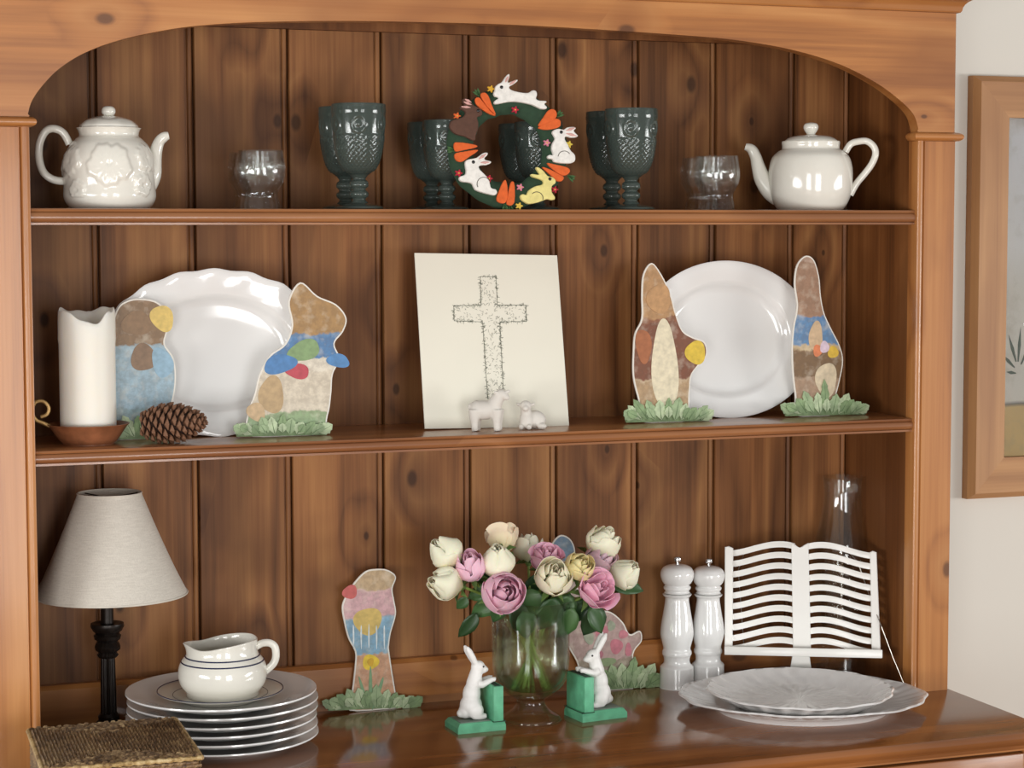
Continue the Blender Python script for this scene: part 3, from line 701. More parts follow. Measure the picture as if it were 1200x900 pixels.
for i in range(NS):
    t_ = (i + 0.5) / NS; an = i * 2.39996; rd = crad(t_)
    c_ = Vector((0, 0, ccz)) + ax * ((t_ - 0.5) * 76 * k)
    nd = s1 * math.cos(an) + s2 * math.sin(an)
    open_ = 0.75 - 0.25 * t_
    zdir = (ax * (0.9) + nd * 0.55).normalized() if t_ > 0.15 else (nd * 0.9 + ax * 0.2).normalized()
    zdir = (ax * (0.35 + 0.6 * t_) + nd * (0.9 - 0.5 * t_)).normalized()
    ydir = (nd - zdir * nd.dot(zdir)); 
    ydir = (ydir if ydir.length > 0.05 else -ax).normalized(); ydir = (-ax + zdir * ax.dot(zdir)).normalized() * 0.0 + ydir
    xdir = ydir.cross(zdir).normalized(); ydir = zdir.cross(xdir)
    sz_ = (14.5 - 4.5 * abs(t_ - 0.4) * 2) * k * (0.72 if t_ > 0.93 else 1)
    mt = Matrix((xdir, ydir, zdir)).transposed().to_4x4(); mt = Matrix.Translation(c_ + nd * rd * 0.74) @ mt @ Matrix.Scale(sz_, 4)
    if sc0 is None: sc0 = new('scale', bm, CONE, pc, False); o = sc0
    else: o = dup(sc0, pc)
    o.matrix_local = mt

# ---------------------------------------------------------------- card with a cross
yb, yt_ = 0.085, 0.15
cbl, cbr = on_y(498, 501, yb), on_y(667, 497, yb)
ctl, ctr = on_y(487, 295, yt_), on_y(652, 295, yt_)
zb_c = MID + 0.0005
cen = Vector(((cbl.x + cbr.x) / 2, yb, zb_c)); wd = cbr.x - cbl.x; hc = math.hypot(ctl.z - cbl.z, yt_ - yb); ln = math.atan2(yt_ - yb, ctl.z - cbl.z)
card = thing('cross_card', 'cream card with a leafy drawn cross leaning against the planks', 'card', cen)
tl = math.atan2((ctl.x + ctr.x) / 2 - cen.x, hc)
card.rotation_euler = (-ln, tl, 0)
CARD = plain('cream_card', 'ebe8d8', 0.75, 0.012, 12)
new('sheet', B(-wd / 2, wd / 2, 0, 0.0022, 0, hc), CARD, card, False)
INK = plain('grey_green_ink', '5c6152', 0.8, 0.2)
def cp_(u, v):                   # pixel in the zoomed crop (933 x 900 of 280 x 270) -> card plane
    fx = ((u - 153) / (707 - 153) + (u - 195) / (758 - 195)) / 2; w_ = (v - 83) / (760 - 83)
    xl = 153 + (195 - 153) * w_; xr = 707 + (758 - 707) * w_
    return ((u - xl) / (xr - xl) - 0.5) * wd, (1 - (v - 83) / (760 - 83)) * hc
rnd = random.Random(4)
cross_px = [(405, 172), (466, 172), (472, 283), (585, 283), (585, 347), (482, 349), (498, 640), (436, 648), (415, 350), (305, 346), (303, 288), (409, 284)]
cl = [cp_(*q) for q in cross_px]
bm = bmesh.new()
def stroke(bm, a, b, w_):
    dx, dz = b[0] - a[0], b[1] - a[1]; l_ = math.hypot(dx, dz) or 1; nx, nz = -dz / l_ * w_ / 2, dx / l_ * w_ / 2
    f_ = [bm.verts.new((q[0], -0.00035, q[1])) for q in ((a[0] + nx, a[1] + nz), (b[0] + nx, b[1] + nz), (b[0] - nx, b[1] - nz), (a[0] - nx, a[1] - nz))]
    bm.faces.new(f_)
for i in range(len(cl)):
    a, b = cl[i], cl[(i + 1) % len(cl)]
    stroke(bm, a, b, 0.00065)
new('cross_outline', bm, INK, card, False)
bm = bmesh.new()
def inside(x, z):
    c_ = False; n = len(cl)
    for i in range(n):
        x0, z0 = cl[i]; x1, z1 = cl[(i + 1) % n]
        if (z0 > z) != (z1 > z) and x < (x1 - x0) * (z - z0) / (z1 - z0) + x0: c_ = not c_
    return c_
for i in range(len(cl)):
    a, b = cl[i], cl[(i + 1) % len(cl)]; l_ = math.hypot(b[0] - a[0], b[1] - a[1])
    for j in range(int(l_ / 0.0013)):
        f_ = rnd.random(); x = a[0] + (b[0] - a[0]) * f_; z = a[1] + (b[1] - a[1]) * f_; an = rnd.uniform(0, 2 * PI); s_ = rnd.uniform(0.0015, 0.0048)
        mx, mz = x + math.cos(an) * s_ * 0.6, z + math.sin(an) * s_ * 0.6
        stroke(bm, (x, z), (mx, mz), 0.00045); stroke(bm, (mx, mz), (mx + math.cos(an + 0.8) * s_ * 0.5, mz + math.sin(an + 0.8) * s_ * 0.5), 0.00045)
xs_ = [q[0] for q in cl]; zs_ = [q[1] for q in cl]
for j in range(900):
    x, z = rnd.uniform(min(xs_), max(xs_)), rnd.uniform(min(zs_), max(zs_))
    if not inside(x, z): continue
    an = rnd.uniform(0, 2 * PI); s_ = rnd.uniform(0.002, 0.005); px_, pz_ = x, z
    for q in range(3):
        an += 0.6; nx_, nz_ = px_ + math.cos(an) * s_ / 3, pz_ + math.sin(an) * s_ / 3; stroke(bm, (px_, pz_), (nx_, nz_), 0.0004); px_, pz_ = nx_, nz_
o = new('drawn_foliage', bm, INK, card, False); o['kind'] = 'stuff'

# ---------------------------------------------------------------- two small china lambs
E3 = lambda x=0, y=0, z=0: __import__('mathutils').Euler((x, y, z))
p, rz, k = face(570, 0.045, MID)
lb = thing('standing_lamb', 'small white china lamb standing in front of the cross card', 'figurine', p, rz)
bm = bmesh.new()
ellip(bm, (-3 * k, 0, 25 * k), (17.5 * k, 10 * k, 11.5 * k), seg=20); ellip(bm, (8 * k, -0.5 * k, 27 * k), (9.5 * k, 9 * k, 11.5 * k), seg=20); ellip(bm, (-11 * k, 0, 25 * k), (9 * k, 9.5 * k, 11.5 * k), seg=20)
tube(bm, [(9 * k, 0, 30 * k), (13 * k, -1 * k, 38 * k), (16 * k, -2 * k, 43 * k)], [9 * k, 8 * k, 6.5 * k], 14)
ellip(bm, (18 * k, -3 * k, 43.5 * k), (7.5 * k, 5.5 * k, 6 * k), E3(0, 0.5, 0), 16); ellip(bm, (23 * k, -4.5 * k, 40.5 * k), (5 * k, 3.8 * k, 4 * k), E3(0, 0.7, 0), 12)
ellip(bm, (25 * k, -4 * k, 47 * k), (4 * k, 1.6 * k, 2 * k), E3(0, -0.3, 0), 10); ellip(bm, (11 * k, -7 * k, 46 * k), (3 * k, 1.6 * k, 2.2 * k), E3(0, 0.4, 0), 10)
for x, y in ((-14, -4), (-11, 4.5), (12, -4), (14, 4)):
    tube(bm, [(x * k, y * k, 26 * k), (x * k, y * k, 17 * k), ((x + 0.2) * k, y * k, 10 * k), ((x + 0.4) * k, y * k, 4 * k), ((x + 1) * k, y * k, 0.5 * k)], [7.5 * k, 6.2 * k, 4.6 * k, 4.0 * k, 4.4 * k], 12)
ellip(bm, (-19 * k, 0, 28 * k), (3 * k, 3 * k, 5 * k), seg=10)
new('body', remesh(bm, 1.0 * k, 6), M['bisque'], lb)
p, rz, k = face(622, 0.05, MID)
lb = thing('lying_lamb', 'small white china lamb lying down in front of the cross card', 'figurine', p, rz)
bm = bmesh.new()
ellip(bm, (5 * k, 3 * k, 11 * k), (13 * k, 9 * k, 11 * k), seg=20); ellip(bm, (-5 * k, -3 * k, 11 * k), (8.5 * k, 8 * k, 11 * k), seg=18)
tube(bm, [(-5 * k, -2 * k, 14 * k), (-6 * k, -4 * k, 24 * k)], [7 * k, 6 * k], 14)
ellip(bm, (-6 * k, -5 * k, 28 * k), (7 * k, 6 * k, 6.5 * k), seg=16); ellip(bm, (-6 * k, -10 * k, 25.5 * k), (3.8 * k, 4 * k, 3.6 * k), seg=12)
for s_ in (-1, 1): ellip(bm, ((-6 + 8 * s_) * k, -4 * k, 29.5 * k), (4 * k, 1.8 * k, 2 * k), E3(0, -0.3 * s_, 0), 10)
for x, y in ((-11, -10), (-2, -12)): tube(bm, [(x * k, (y + 8) * k, 5 * k), (x * k, y * k, 3.5 * k), (x * k, (y - 2) * k, 3.2 * k)], [4 * k, 3.4 * k, 3 * k], 10)
ellip(bm, (13 * k, -5 * k, 4 * k), (6 * k, 4 * k, 4 * k), seg=12)
b2 = remesh(bm, 1.0 * k, 6); mn = min(v.co.z for v in b2.verts); bmesh.ops.translate(b2, vec=(0, 0, -mn), verts=b2.verts)
new('body', b2, M['bisque'], lb)

# ---------------------------------------------------------------- die-cut card stand-ups (plain colour-patch boards)
PAPER = plain('white_card_edge', 'e8e4da', 0.7, 0.02)
def band_mat(name, H, bands, blur=0.012):
    t = NT(name); v = t.obj(); sp = t.n('ShaderNodeSeparateXYZ'); t.l(v, sp.inputs[0])
    f = t.math('ADD', t.math('DIVIDE', sp.outputs[2], H), t.math('MULTIPLY', t.math('SUBTRACT', t.noise(v, 45, 3, 0.6), 0.5), 0.10))
    st = []
    for i, (z, c_) in enumerate(bands):
        if i: st.append((max(0, z - blur), hx(bands[i - 1][1])))
        st.append((z, hx(c_)))
    c_ = t.ramp(f, st)
    wash = t.noise(v, 90, 5, 0.65)
    c_ = t.mix(t.ramp(wash, [(0.42, (0.28,) * 3 + (1,)), (0.62, (0, 0, 0, 1))]), c_, hx('5a4632'))
    c_ = t.mix(t.ramp(t.noise(v, 60, 3), [(0.5, (0, 0, 0, 1)), (0.72, (0.3,) * 3 + (1,))]), c_, hx('efe6d2'))
    t.l(c_, t.b.inputs['Base Color']); t.b.inputs['Roughness'].default_value = 0.45
    return t.m
LEAFS = [plain('printed_leaf_' + c_, c_, 0.5, 0.25, 90) for c_ in ('98ad84', 'b4c49e', '829a6e')]
VEIN = plain('printed_leaf_vein', '5f7a50', 0.5)
def board(label, y, z0, base_px, outline, bands, patches=(), leaves=(), name='card_standee'):
    # outline, patches and leaves are given in photograph pixels on the board's own upright plane
    bx_ = on_y(base_px[0], base_px[1], y).x
    o = thing(name, label, 'card standee', (bx_, y, z0))
    def q(u, v):
        w_ = on_y(u, v, y); return (w_.x - bx_, w_.z - z0)
    zoff = q(base_px[0], base_px[1])[1]
    def loc(u, v):
        a, b = q(u, v); return (a, max(0.0004, b - zoff))
    ol = cr([loc(*t_) for t_ in outline], 5, True); ol = [(a, max(0.0004, b)) for a, b in ol]
    H = max(b for a, b in ol)
    new('backing', S(ol, 0.0, 0.0028), PAPER, o, False)
    fc = [(loc(base_px[0], v)[1] / H, c_) for v, c_ in bands]
    new('printed_face', S([(a, max(0.0005, b)) for a, b in inset(ol, 0.0022)], -0.0006, 0.0), band_mat('print_wash', H, sorted(fc)), o, False)
    for i, (u, v, ru, rv, an, c_) in enumerate(patches):
        x, z = loc(u, v); kk = mpp((bx_, y, z0)); r2 = random.Random(i * 7 + int(u))
        pl = []; ph = r2.random() * 6
        for j in range(44):
            t_ = 2 * PI * j / 44; w_ = 1 + 0.08 * math.sin(3 * t_ + ph); a, b = ru * kk * math.cos(t_) * w_, rv * kk * math.sin(t_) * w_
            pl.append((x + a * math.cos(an) - b * math.sin(an), max(0.002, z + a * math.sin(an) + b * math.cos(an))))
        new('colour_patch', S(pl, -0.0010 - 0.0001 * i, -0.0005), plain('patch_' + c_, c_, 0.45, 0.16, 110), o, False)
    if leaves:                   # low printed mound of ground cover that the leaves grow from
        us = [t_[0] for t_ in leaves]; ua, ub = min(us) - 10, max(us) + 10; vb = base_px[1]
        mound = [loc(ua, vb), loc(ub, vb)] + [loc(ub + (ua - ub) * f, vb - 4 - 9 * math.sin(PI * f) ** 0.6 - 1.5 * math.sin(40 * f)) for f in [i / 16 for i in range(17)]]
        new('ground_cover', S(mound, -0.0014, 0.0022), LEAFS[2], o, False)
    for i, (u, v, l_, w_, an) in enumerate(leaves):
        x, z = loc(u, v); z += max(0, w_ * 0.95 * abs(math.cos(an)) - 0.5 * l_ * math.sin(an)) * mpp((bx_, y, z0)); kk = mpp((bx_, y, z0)); yy = -0.0018 - 0.00023 * i
        def tr(s_, t_): return (x + (s_ * math.cos(an) - t_ * math.sin(an)) * kk, max(0.0003, z + (s_ * math.sin(an) + t_ * math.cos(an)) * kk))
        shp = [(0, 0), (0.12, 0.35), (0.32, 0.85), (0.48, 0.8), (0.55, 1.0), (0.72, 0.62), (0.8, 0.66), (1, 0), (0.8, -0.66), (0.72, -0.62), (0.55, -1), (0.48, -0.8), (0.32, -0.85), (0.12, -0.35)]
        lf = new('leaf', S([tr(a * l_, b * w_) for a, b in shp], yy - 0.0006, yy + 0.0008), LEAFS[i % 3], o, False)
        new('leaf_vein', S([tr(0.05 * l_, 0.5), tr(0.9 * l_, 0.05), tr(0.9 * l_, -0.05), tr(0.05 * l_, -0.5)], yy - 0.0009, yy - 0.0006), VEIN, lf, False)
    return o
def fan(u0, u1, v, n, seed, l0=20, l1=32, w=7):
    r2 = random.Random(seed); out = []
    for i in range(n):
        f = (i + 0.5) / n; u = u0 + (u1 - u0) * (0.12 + 0.76 * f)
        out.append((u, v - 3, r2.uniform(l0, l1) * (0.75 + 0.5 * (1 - abs(2 * f - 1))), w * r2.uniform(0.8, 1.2), PI * (0.86 - 0.72 * f) + r2.uniform(-0.1, 0.1)))
    for i in range(n // 2):
        f = (i + 0.5) / (n // 2); out.append((u0 + (u1 - u0) * (0.1 + 0.8 * f), v - w * 0.75, l0 * 0.8, w * 0.8, PI * (0.95 - 0.9 * f)))
    return out
board('die-cut card board in brown above pale blue, half hidden behind the candle', 0.108, MID, (166, 508),
      [(166, 343), (184, 347), (195, 360), (196, 380), (193, 396), (203, 412), (206, 432), (204, 456), (197, 480), (194, 508), (132, 508), (126, 480), (122, 450), (124, 424), (132, 400), (131, 376), (138, 354), (150, 345)],
      [(510, '93ab86'), (488, '8fa8ae'), (470, '9db8c6'), (396, '8c6f4f'), (345, '94775a')],
      [(190, 366, 13, 16, 0.5, 'd8bb66'), (168, 412, 15, 16, 0.0, '866a50'), (190, 418, 12, 18, 0.3, '8fb0c4'), (160, 372, 18, 14, 0, '8a6c4c')], fan(138, 200, 508, 6, 3, 22, 34))
board('die-cut card board with brown, blue and cream patches over leaves, by the scalloped platter', 0.075, MID, (328, 505),
      [(352, 324), (372, 340), (394, 350), (406, 366), (402, 382), (392, 396), (398, 414), (390, 432), (388, 456), (384, 480), (372, 505), (296, 505), (290, 478), (298, 456), (304, 432), (316, 410), (334, 396), (342, 374), (338, 346)],
      [(507, '8fa97f'), (484, '93ab80'), (476, 'd8cdb8'), (428, 'e0d8c6'), (412, '4f7fae'), (388, '5d87b0'), (384, 'a98452'), (330, 'b08c5e')],
      [(318, 456, 15, 22, 0, 'b59a72'), (356, 404, 20, 12, 0.3, '7f9a6a'), (348, 428, 15, 9, -0.2, 'b5444f'), (328, 420, 20, 11, 0.2, '4a7cb0'), (396, 416, 14, 8, -0.2, '4f82b4'), (300, 476, 10, 12, 0.8, 'c9ad86')],
      [(u, v, l_, w_, a) for u, v, l_, w_, a in fan(268, 392, 505, 11, 5, 14, 24, 7)])
board('die-cut card board in russet and cream with a large yellow patch', 0.075, MID, (782, 490),
      [(764, 303), (776, 318), (786, 340), (792, 362), (800, 382), (812, 390), (826, 396), (828, 412), (818, 424), (810, 436), (808, 456), (802, 490), (756, 490), (748, 462), (742, 436), (742, 408), (744, 386), (752, 368), (752, 340), (754, 316)],
      [(492, '93ab80'), (478, 'b79a76'), (440, 'cdb695'), (438, '7d4c36'), (372, '8d5a3e'), (366, 'b78e62'), (305, 'c2a07c')],
      [(779, 424, 17, 52, 0.05, 'ddd3b6'), (815, 408, 13, 14, 0.3, 'd6b83e'), (754, 400, 10, 20, 0.1, 'a2643f'), (772, 345, 15, 17, 0, 'b98f62')], fan(726, 838, 490, 11, 8, 18, 32, 7))
board('narrow die-cut card board in brown, blue and basket tan by the smooth platter', 0.085, MID, (964, 481),
      [(944, 293), (954, 298), (960, 318), (962, 340), (966, 360), (974, 378), (984, 398), (988, 416), (984, 440), (978, 462), (972, 481), (936, 481), (932, 456), (929, 430), (928, 400), (930, 376), (934, 352), (931, 326), (934, 304)],
      [(483, '93ab80'), (466, 'a98c72'), (436, 'b59a80'), (434, '7d6142'), (404, '8d7050'), (402, 'cbb48e'), (396, '5f8ab4'), (366, '5a86b4'), (362, 'a07c62'), (300, 'b79a86')],
      [(956, 388, 9, 18, 0, 'c9ad8a'), (958, 404, 6, 7, 0, 'd87f52'), (966, 400, 6, 7, 0, 'd9c4d2'), (976, 406, 7, 7, 0, 'd8b440'), (968, 438, 14, 20, 0, 'd2c2a4')], fan(914, 1020, 481, 11, 12, 20, 34, 7))
board('die-cut card board of a flowerpot with a daffodil under pink and striped blue patches', 0.18, CNT, (437, 833),
      [(440, 667), (454, 668), (464, 676), (460, 690), (462, 704), (464, 720), (458, 742), (456, 756), (456, 762), (460, 790), (466, 826), (466, 833), (410, 833), (412, 815), (416, 780), (416, 764), (408, 748), (403, 728), (401, 710), (408, 694), (416, 682), (428, 670)],
      [(834, 'd2a180'), (768, 'dcb08e'), (766, '86b2cc'), (724, '94bcd2'), (722, 'd8aeb2'), (692, 'ddb8b8'), (690, 'c6ab86'), (668, 'cdb692')],
      [(431, 728, 17, 16, 0, 'd3b768'), (410, 694, 9, 8, 0.4, 'c4605c'), (434, 776, 10, 9, 0, 'e2c23a'), (434, 776, 4, 5, 0, 'd2a528'), (434, 806, 2.2, 24, 0, '7fa27a'), (426, 812, 2.0, 20, 0.3, '7fa27a'), (443, 812, 2.0, 20, -0.35, '7fa27a')] + [(414 + 9 * i, 746, 0.9, 14, 0.0, 'dfe8ea') for i in range(5)],
      fan(376, 497, 833, 12, 15, 16, 26, 8))
board('die-cut card board with a pink speckled rounded shape and green leaves behind the rose vase', 0.178, CNT, (718, 804),
      [(656, 622), (668, 626), (674, 640), (672, 662), (680, 690), (698, 708), (716, 712), (730, 724), (738, 738), (750, 734), (752, 746), (742, 762), (742, 804), (690, 804), (676, 770), (664, 746), (658, 700), (650, 660), (646, 636)],
      [(806, '8a9a72'), (780, '9b8d7c'), (764, 'b59a94'), (705, 'bcaaa2'), (660, 'b9a9a0'), (648, '7f9db4'), (624, '7896b0')],
      [(712, 750, 26, 24, 0, 'b59a94'), (705, 735, 9, 7, 0.5, 'c27a84'), (722, 752, 8, 9, 0.2, 'c07480'), (700, 762, 7, 6, 0, 'b0707c'), (730, 738, 6, 5, 0, 'c27a84'), (690, 742, 6, 8, 0.4, '9aa08a'), (716, 728, 5, 6, 0, '9aa08a'), (736, 756, 4, 8, 0, 'b8717c'), (712, 770, 10, 5, 0, '8a9a72')], fan(690, 776, 804, 10, 19, 24, 38, 9))

# ---------------------------------------------------------------- table lamp
p, rz, k = face(128, 0.13, CNT)
rowc = 450 - F * (p - CAM).dot(UP) / (p - CAM).dot(FW)         # row of the lamp's foot on the counter
lamp = thing('table_lamp', 'table lamp with pale conical fabric shade on a dark turned column', 'lamp', p, rz)
BRZ = plain('dark_bronze', '231c18', 0.35, 0.3, 80, metal=0.5)
h_ = lambda v: (rowc - v) * k
new('base', L([(0, 0), (40 * k, 0), (41 * k, 2 * k), (38 * k, 5 * k), (26 * k, 8 * k), (15 * k, h_(846)), (12 * k, h_(842)), (12.5 * k, h_(838)), (10 * k, h_(835)), (0, h_(835))], 48), BRZ, lamp)
def flute(r, a, z): R = r * (1 + 0.09 * math.cos(12 * a)); return R * math.cos(a), R * math.sin(a), z
col_ = new('column', L([(0, h_(837)), (8.5 * k, h_(837)), (8.2 * k, h_(800)), (7.6 * k, h_(768)), (0, h_(768))], 96, fn=flute), BRZ, lamp)
cl_ = [(0, 770), (10, 769), (12, 766), (10, 763), (13.5, 760), (15, 756), (13, 752.5), (11, 750), (15, 747), (16, 743), (13, 740), (17, 737), (19.5, 732), (19, 728.5), (14, 728), (9, 729.5), (0, 729.5)]
new('collar', L([(r * k, h_(v)) for r, v in cl_], 48, fn=lambda r, a, z: ((r * (1 + (0.05 * math.cos(18 * a) if 9 * k < r < 14 * k else 0))) * math.cos(a), (r * (1 + (0.05 * math.cos(18 * a) if 9 * k < r < 14 * k else 0))) * math.sin(a), z)), BRZ, lamp)
new('upper_stem', L([(0, h_(730)), (7.5 * k, h_(730)), (7.2 * k, h_(680)), (9 * k, h_(672)), (9 * k, h_(640)), (0, h_(640))], 32), BRZ, lamp)
t = NT('linen_shade'); v = t.obj()
w1 = t.noise(t.vscale(v, (900, 900, 60)), 1, 2); w2 = t.noise(t.vscale(v, (60, 60, 900)), 1, 2)
t.l(t.ramp(t.math('MULTIPLY', t.math('ADD', w1, w2), 0.5), [(0.35, hx('c9c2b6')), (0.65, hx('dcd6ca'))]), t.b.inputs['Base Color']); t.b.inputs['Roughness'].default_value = 0.85
t.bump(t.math('ADD', w1, w2), 0.15, 0.0005)
zt_s, zb_s = h_(576), h_(694)
so = cr([(88 * k, zb_s), (74 * k, zb_s + 0.24 * (zt_s - zb_s)), (54.5 * k, zb_s + 0.62 * (zt_s - zb_s)), (36.5 * k, zt_s)], 5)
sh = new('shade', L(so + [(r - 0.0012, z) for r, z in so[::-1]] + [so[0]], 72), t.m, lamp, ang=60); sh.location = (5 * k, 0, 0)
TRIM = plain('shade_trim', 'd5cfc2', 0.8)
for r, z in ((88 * k, zb_s), (36.5 * k, zt_s)):
    bm = bmesh.new(); tube(bm, [(r * math.cos(2 * PI * i / 72), r * math.sin(2 * PI * i / 72), z) for i in range(73)], 0.0014, 6); new('binding', bm, TRIM, sh)
for i in range(3):
    a = 2 * PI * i / 3 + 0.4
    new('spoke', T_([(5 * k - 5 * k, 0, zt_s - 6 * k), (35 * k * math.cos(a), 35 * k * math.sin(a), zt_s - 2 * k)], 0.0009, 6), BRZ, sh)
new('bulb', L(fix0(cr([(9 * k, h_(640)), (10 * k, h_(634)), (18 * k, h_(618)), (17 * k, h_(604)), (8 * k, h_(596)), (0, h_(595))], 4)), 24), plain('frosted_bulb', 'd8d8d4', 0.4), lamp)

# ---------------------------------------------------------------- stack of plates, saucer and jug
p = on_z(262, 847, CNT); p = Vector((x_at(261, 0.05, CNT), 0.05, CNT)); k = mpp(p)
def rowof(q): d = Vector(q) - CAM; return 450 - F * d.dot(UP) / d.dot(FW)
RS = 111 * k
def plate_mesh(R, foot, lip, emb=0):
    pr = [(0, 0.002), (foot * 0.9, 0.002), (foot * 0.93, 0.0), (foot, 0.0), (foot * 1.03, 0.003), (R * 0.72, 0.006), (R * 0.98, lip - 0.003), (R, lip - 0.001), (R * 0.997, lip + 0.001), (R * 0.97, lip), (R * 0.73, 0.0105), (R * 0.68, 0.0065), (R * 0.6, 0.0052), (0, 0.005)]
    def f_(r, a, z):
        h = 0.0006 * math.sin(24 * a) * math.sin(PI * min(1, max(0, (r / R - 0.74) / 0.22))) if emb and z > 0.009 and r / R > 0.74 else 0
        return r * math.cos(a), r * math.sin(a), z + h
    return L(pr, 144, fn=f_)
ords = ['lowest', 'second from the bottom', 'third from the bottom', 'fourth from the bottom', 'fifth from the bottom', 'topmost']
GAP = 0.0125; first = None; jit = [(1.0, 0), (0.4, 0.3), (-0.5, 0.2), (0.3, -0.4), (0.8, 0), (-0.6, 0.2)]
FOOT = 62 * k
for i in range(6):
    q = (p.x + jit[i][0] * 0.0016, p.y + jit[i][1] * 0.002, CNT + i * GAP)
    o = thing('dinner_plate', 'white dinner plate with embossed rim, %s in the stack by the lamp' % ords[i], 'plate', q, 0.3 * i, 'white dinner plates in a stack')
    if first is None: first = new('plate_body', plate_mesh(RS, FOOT, 0.0195, 1), M['white'], o, ang=50)
    else: dup(first, o)
top = CNT + 5 * GAP + 0.0056
rs = 74 * k
sau = thing('ringed_saucer', 'small white saucer with dark blue rings under the jug', 'saucer', (p.x - 2 * k, p.y, top))
spf = [(0, 0.002), (rs * 0.5, 0.002), (rs * 0.55, 0.0), (rs * 0.6, 0.0), (rs * 0.62, 0.003), (rs * 0.98, 0.0125), (rs, 0.014), (rs * 0.98, 0.0145), (rs * 0.72, 0.0075), (rs * 0.65, 0.0055), (0, 0.005)]
new('saucer_body', L(spf, 96), M['porcelain'], sau, ang=50)
NAVY = plain('navy_line', '1d2346', 0.2)
def ringt(parent, r, z, w_, mat, nm='painted_ring', c=(0, 0)):
    bm = bmesh.new(); tube(bm, [(c[0] + r * math.cos(2 * PI * i / 96), c[1] + r * math.sin(2 * PI * i / 96), z) for i in range(97)], w_, 6, caps=False); return new(nm, bm, mat, parent)
ringt(sau, rs * 0.985, 0.0143, 0.0009, NAVY); ringt(sau, rs * 0.745, 0.0082, 0.0004, NAVY)
jp = Vector((p.x + 1 * k, p.y, top + 0.0052)); d = jp - CAM; ja = -math.atan2(d.x, d.y)
jug = thing('cream_jug', 'squat cream jug with two dark blue bands and a wavy spout', 'jug', jp, ja)
jo = cr([(0, 2), (38, 2), (40, 0), (42, 1), (42.5, 6), (45, 10), (49, 17), (51.5, 28), (51, 40), (48, 49), (44, 55), (42, 58), (41, 62), (40.5, 68), (41, 74)], 4)
ji = cr([(41, 74), (39.6, 74.6), (38.6, 70), (38.5, 60), (42, 54), (47, 44), (48, 28), (44, 14), (0, 8)], 3)
def spoutf(r, a, z):
    zz = z / k / 0.84; x, y = r * math.cos(a), r * math.sin(a)
    if zz > 56 and r > 30 * k:
        f_ = min(1, (zz - 56) / 18) ** 1.5; u = abs((a - PI + PI) % (2 * PI) - PI)
        u = abs(((a - PI) + PI) % (2 * PI) - PI)
        x -= f_ * 4.5 * k * math.exp(-(u / 0.28) ** 2)
        z += f_ * k * (0.5 * math.exp(-(u / 0.3) ** 2) - 3.5 * math.exp(-((u - 0.95) / 0.5) ** 2) + 4.5 * math.exp(-((u - 2.6) / 0.9) ** 2))
    return x, y, z
new('body', L([(max(0, r) * k, z * k * 0.84) for r, z in jo + ji[1:]], 96, fn=spoutf), M['porcelain'], jug, ang=60)
hd = cr([(38, 66), (46, 71), (55, 71), (61, 65), (62, 52), (59, 42), (52, 34), (47, 30)], 5)
new('handle', T_([(a * k, 0, b * k * 0.84) for a, b in hd], [4.4 * k] * len(hd), 12, flat=0.75), M['porcelain'], jug)
ringt(jug, 43.1 * k, 56.3 * k * 0.84, 0.0011, NAVY); ringt(jug, 47.9 * k, 49.2 * k * 0.84, 0.0011, NAVY)

# ---------------------------------------------------------------- wicker box
ZL = CNT + 0.085
bl, br, fr = on_z(33, 853, ZL), on_z(206, 840, ZL), on_z(217, 886, ZL)
ux = Vector((br.x - bl.x, br.y - bl.y, 0)); bw = ux.length; ux.normalize(); uy = Vector((-ux.y, ux.x, 0)); bd = abs((fr - br).dot(uy)) * 1.0
ctr_ = (bl + br) / 2 - uy * bd / 2
bas = thing('wicker_box', 'lidded brown woven wicker box at the counter edge by the lamp', 'basket', (ctr_.x, ctr_.y, CNT), math.atan2(ux.y, ux.x))
def wick(n, c1, c2, c3):
    t = NT(n); v = t.obj(); f_ = t.noise(v, 160, 3, 0.6); f2 = t.noise(v, 22, 2)
    c_ = t.ramp(t.math('ADD', t.math('MULTIPLY', f_, 0.65), t.math('MULTIPLY', f2, 0.35)), [(0.36, hx(c1)), (0.5, hx(c2)), (0.66, hx(c3))]); t.l(c_, t.b.inputs['Base Color']); t.b.inputs['Roughness'].default_value = 0.5
    return t.m
WK = wick('wicker_strand', '44301f', '745839', 'b0946a'); WK2 = wick('wicker_border', '6b4e2c', 'a78a58', 'cdb688')
hw, hd_ = bw / 2, bd / 2; HL = 0.085
new('box_core', B(-hw + 0.003, hw - 0.003, -hd_ + 0.003, hd_ - 0.003, 0, HL - 0.0025), plain('wicker_shadow', '2a1c12', 0.9), bas, False)
bm = bmesh.new(); r2 = random.Random(9)
def strand(bm, c, dx, l_, w_, h, up):
    # small rounded strand segment: c centre, dx unit direction, up unit normal
    sd = up.cross(dx); ring = []
    for s_, hh in ((-0.5, 0.05), (-0.2, 0.9), (0.2, 0.9), (0.5, 0.05)):
        q = c + dx * (l_ * s_)
        ring.append([bm.verts.new(q - sd * w_ / 2), bm.verts.new(q + up * h * hh + sd * w_ * 0.1), bm.verts.new(q + sd * w_ / 2)])
    for a, b in zip(ring, ring[1:]):
        for i in range(2): bm.faces.new((a[i], a[i + 1], b[i + 1], b[i]))
X3, Y3, Z3 = Vector((1, 0, 0)), Vector((0, 1, 0)), Vector((0, 0, 1))
rows = int(bd / 0.0046); pitch = 0.0088
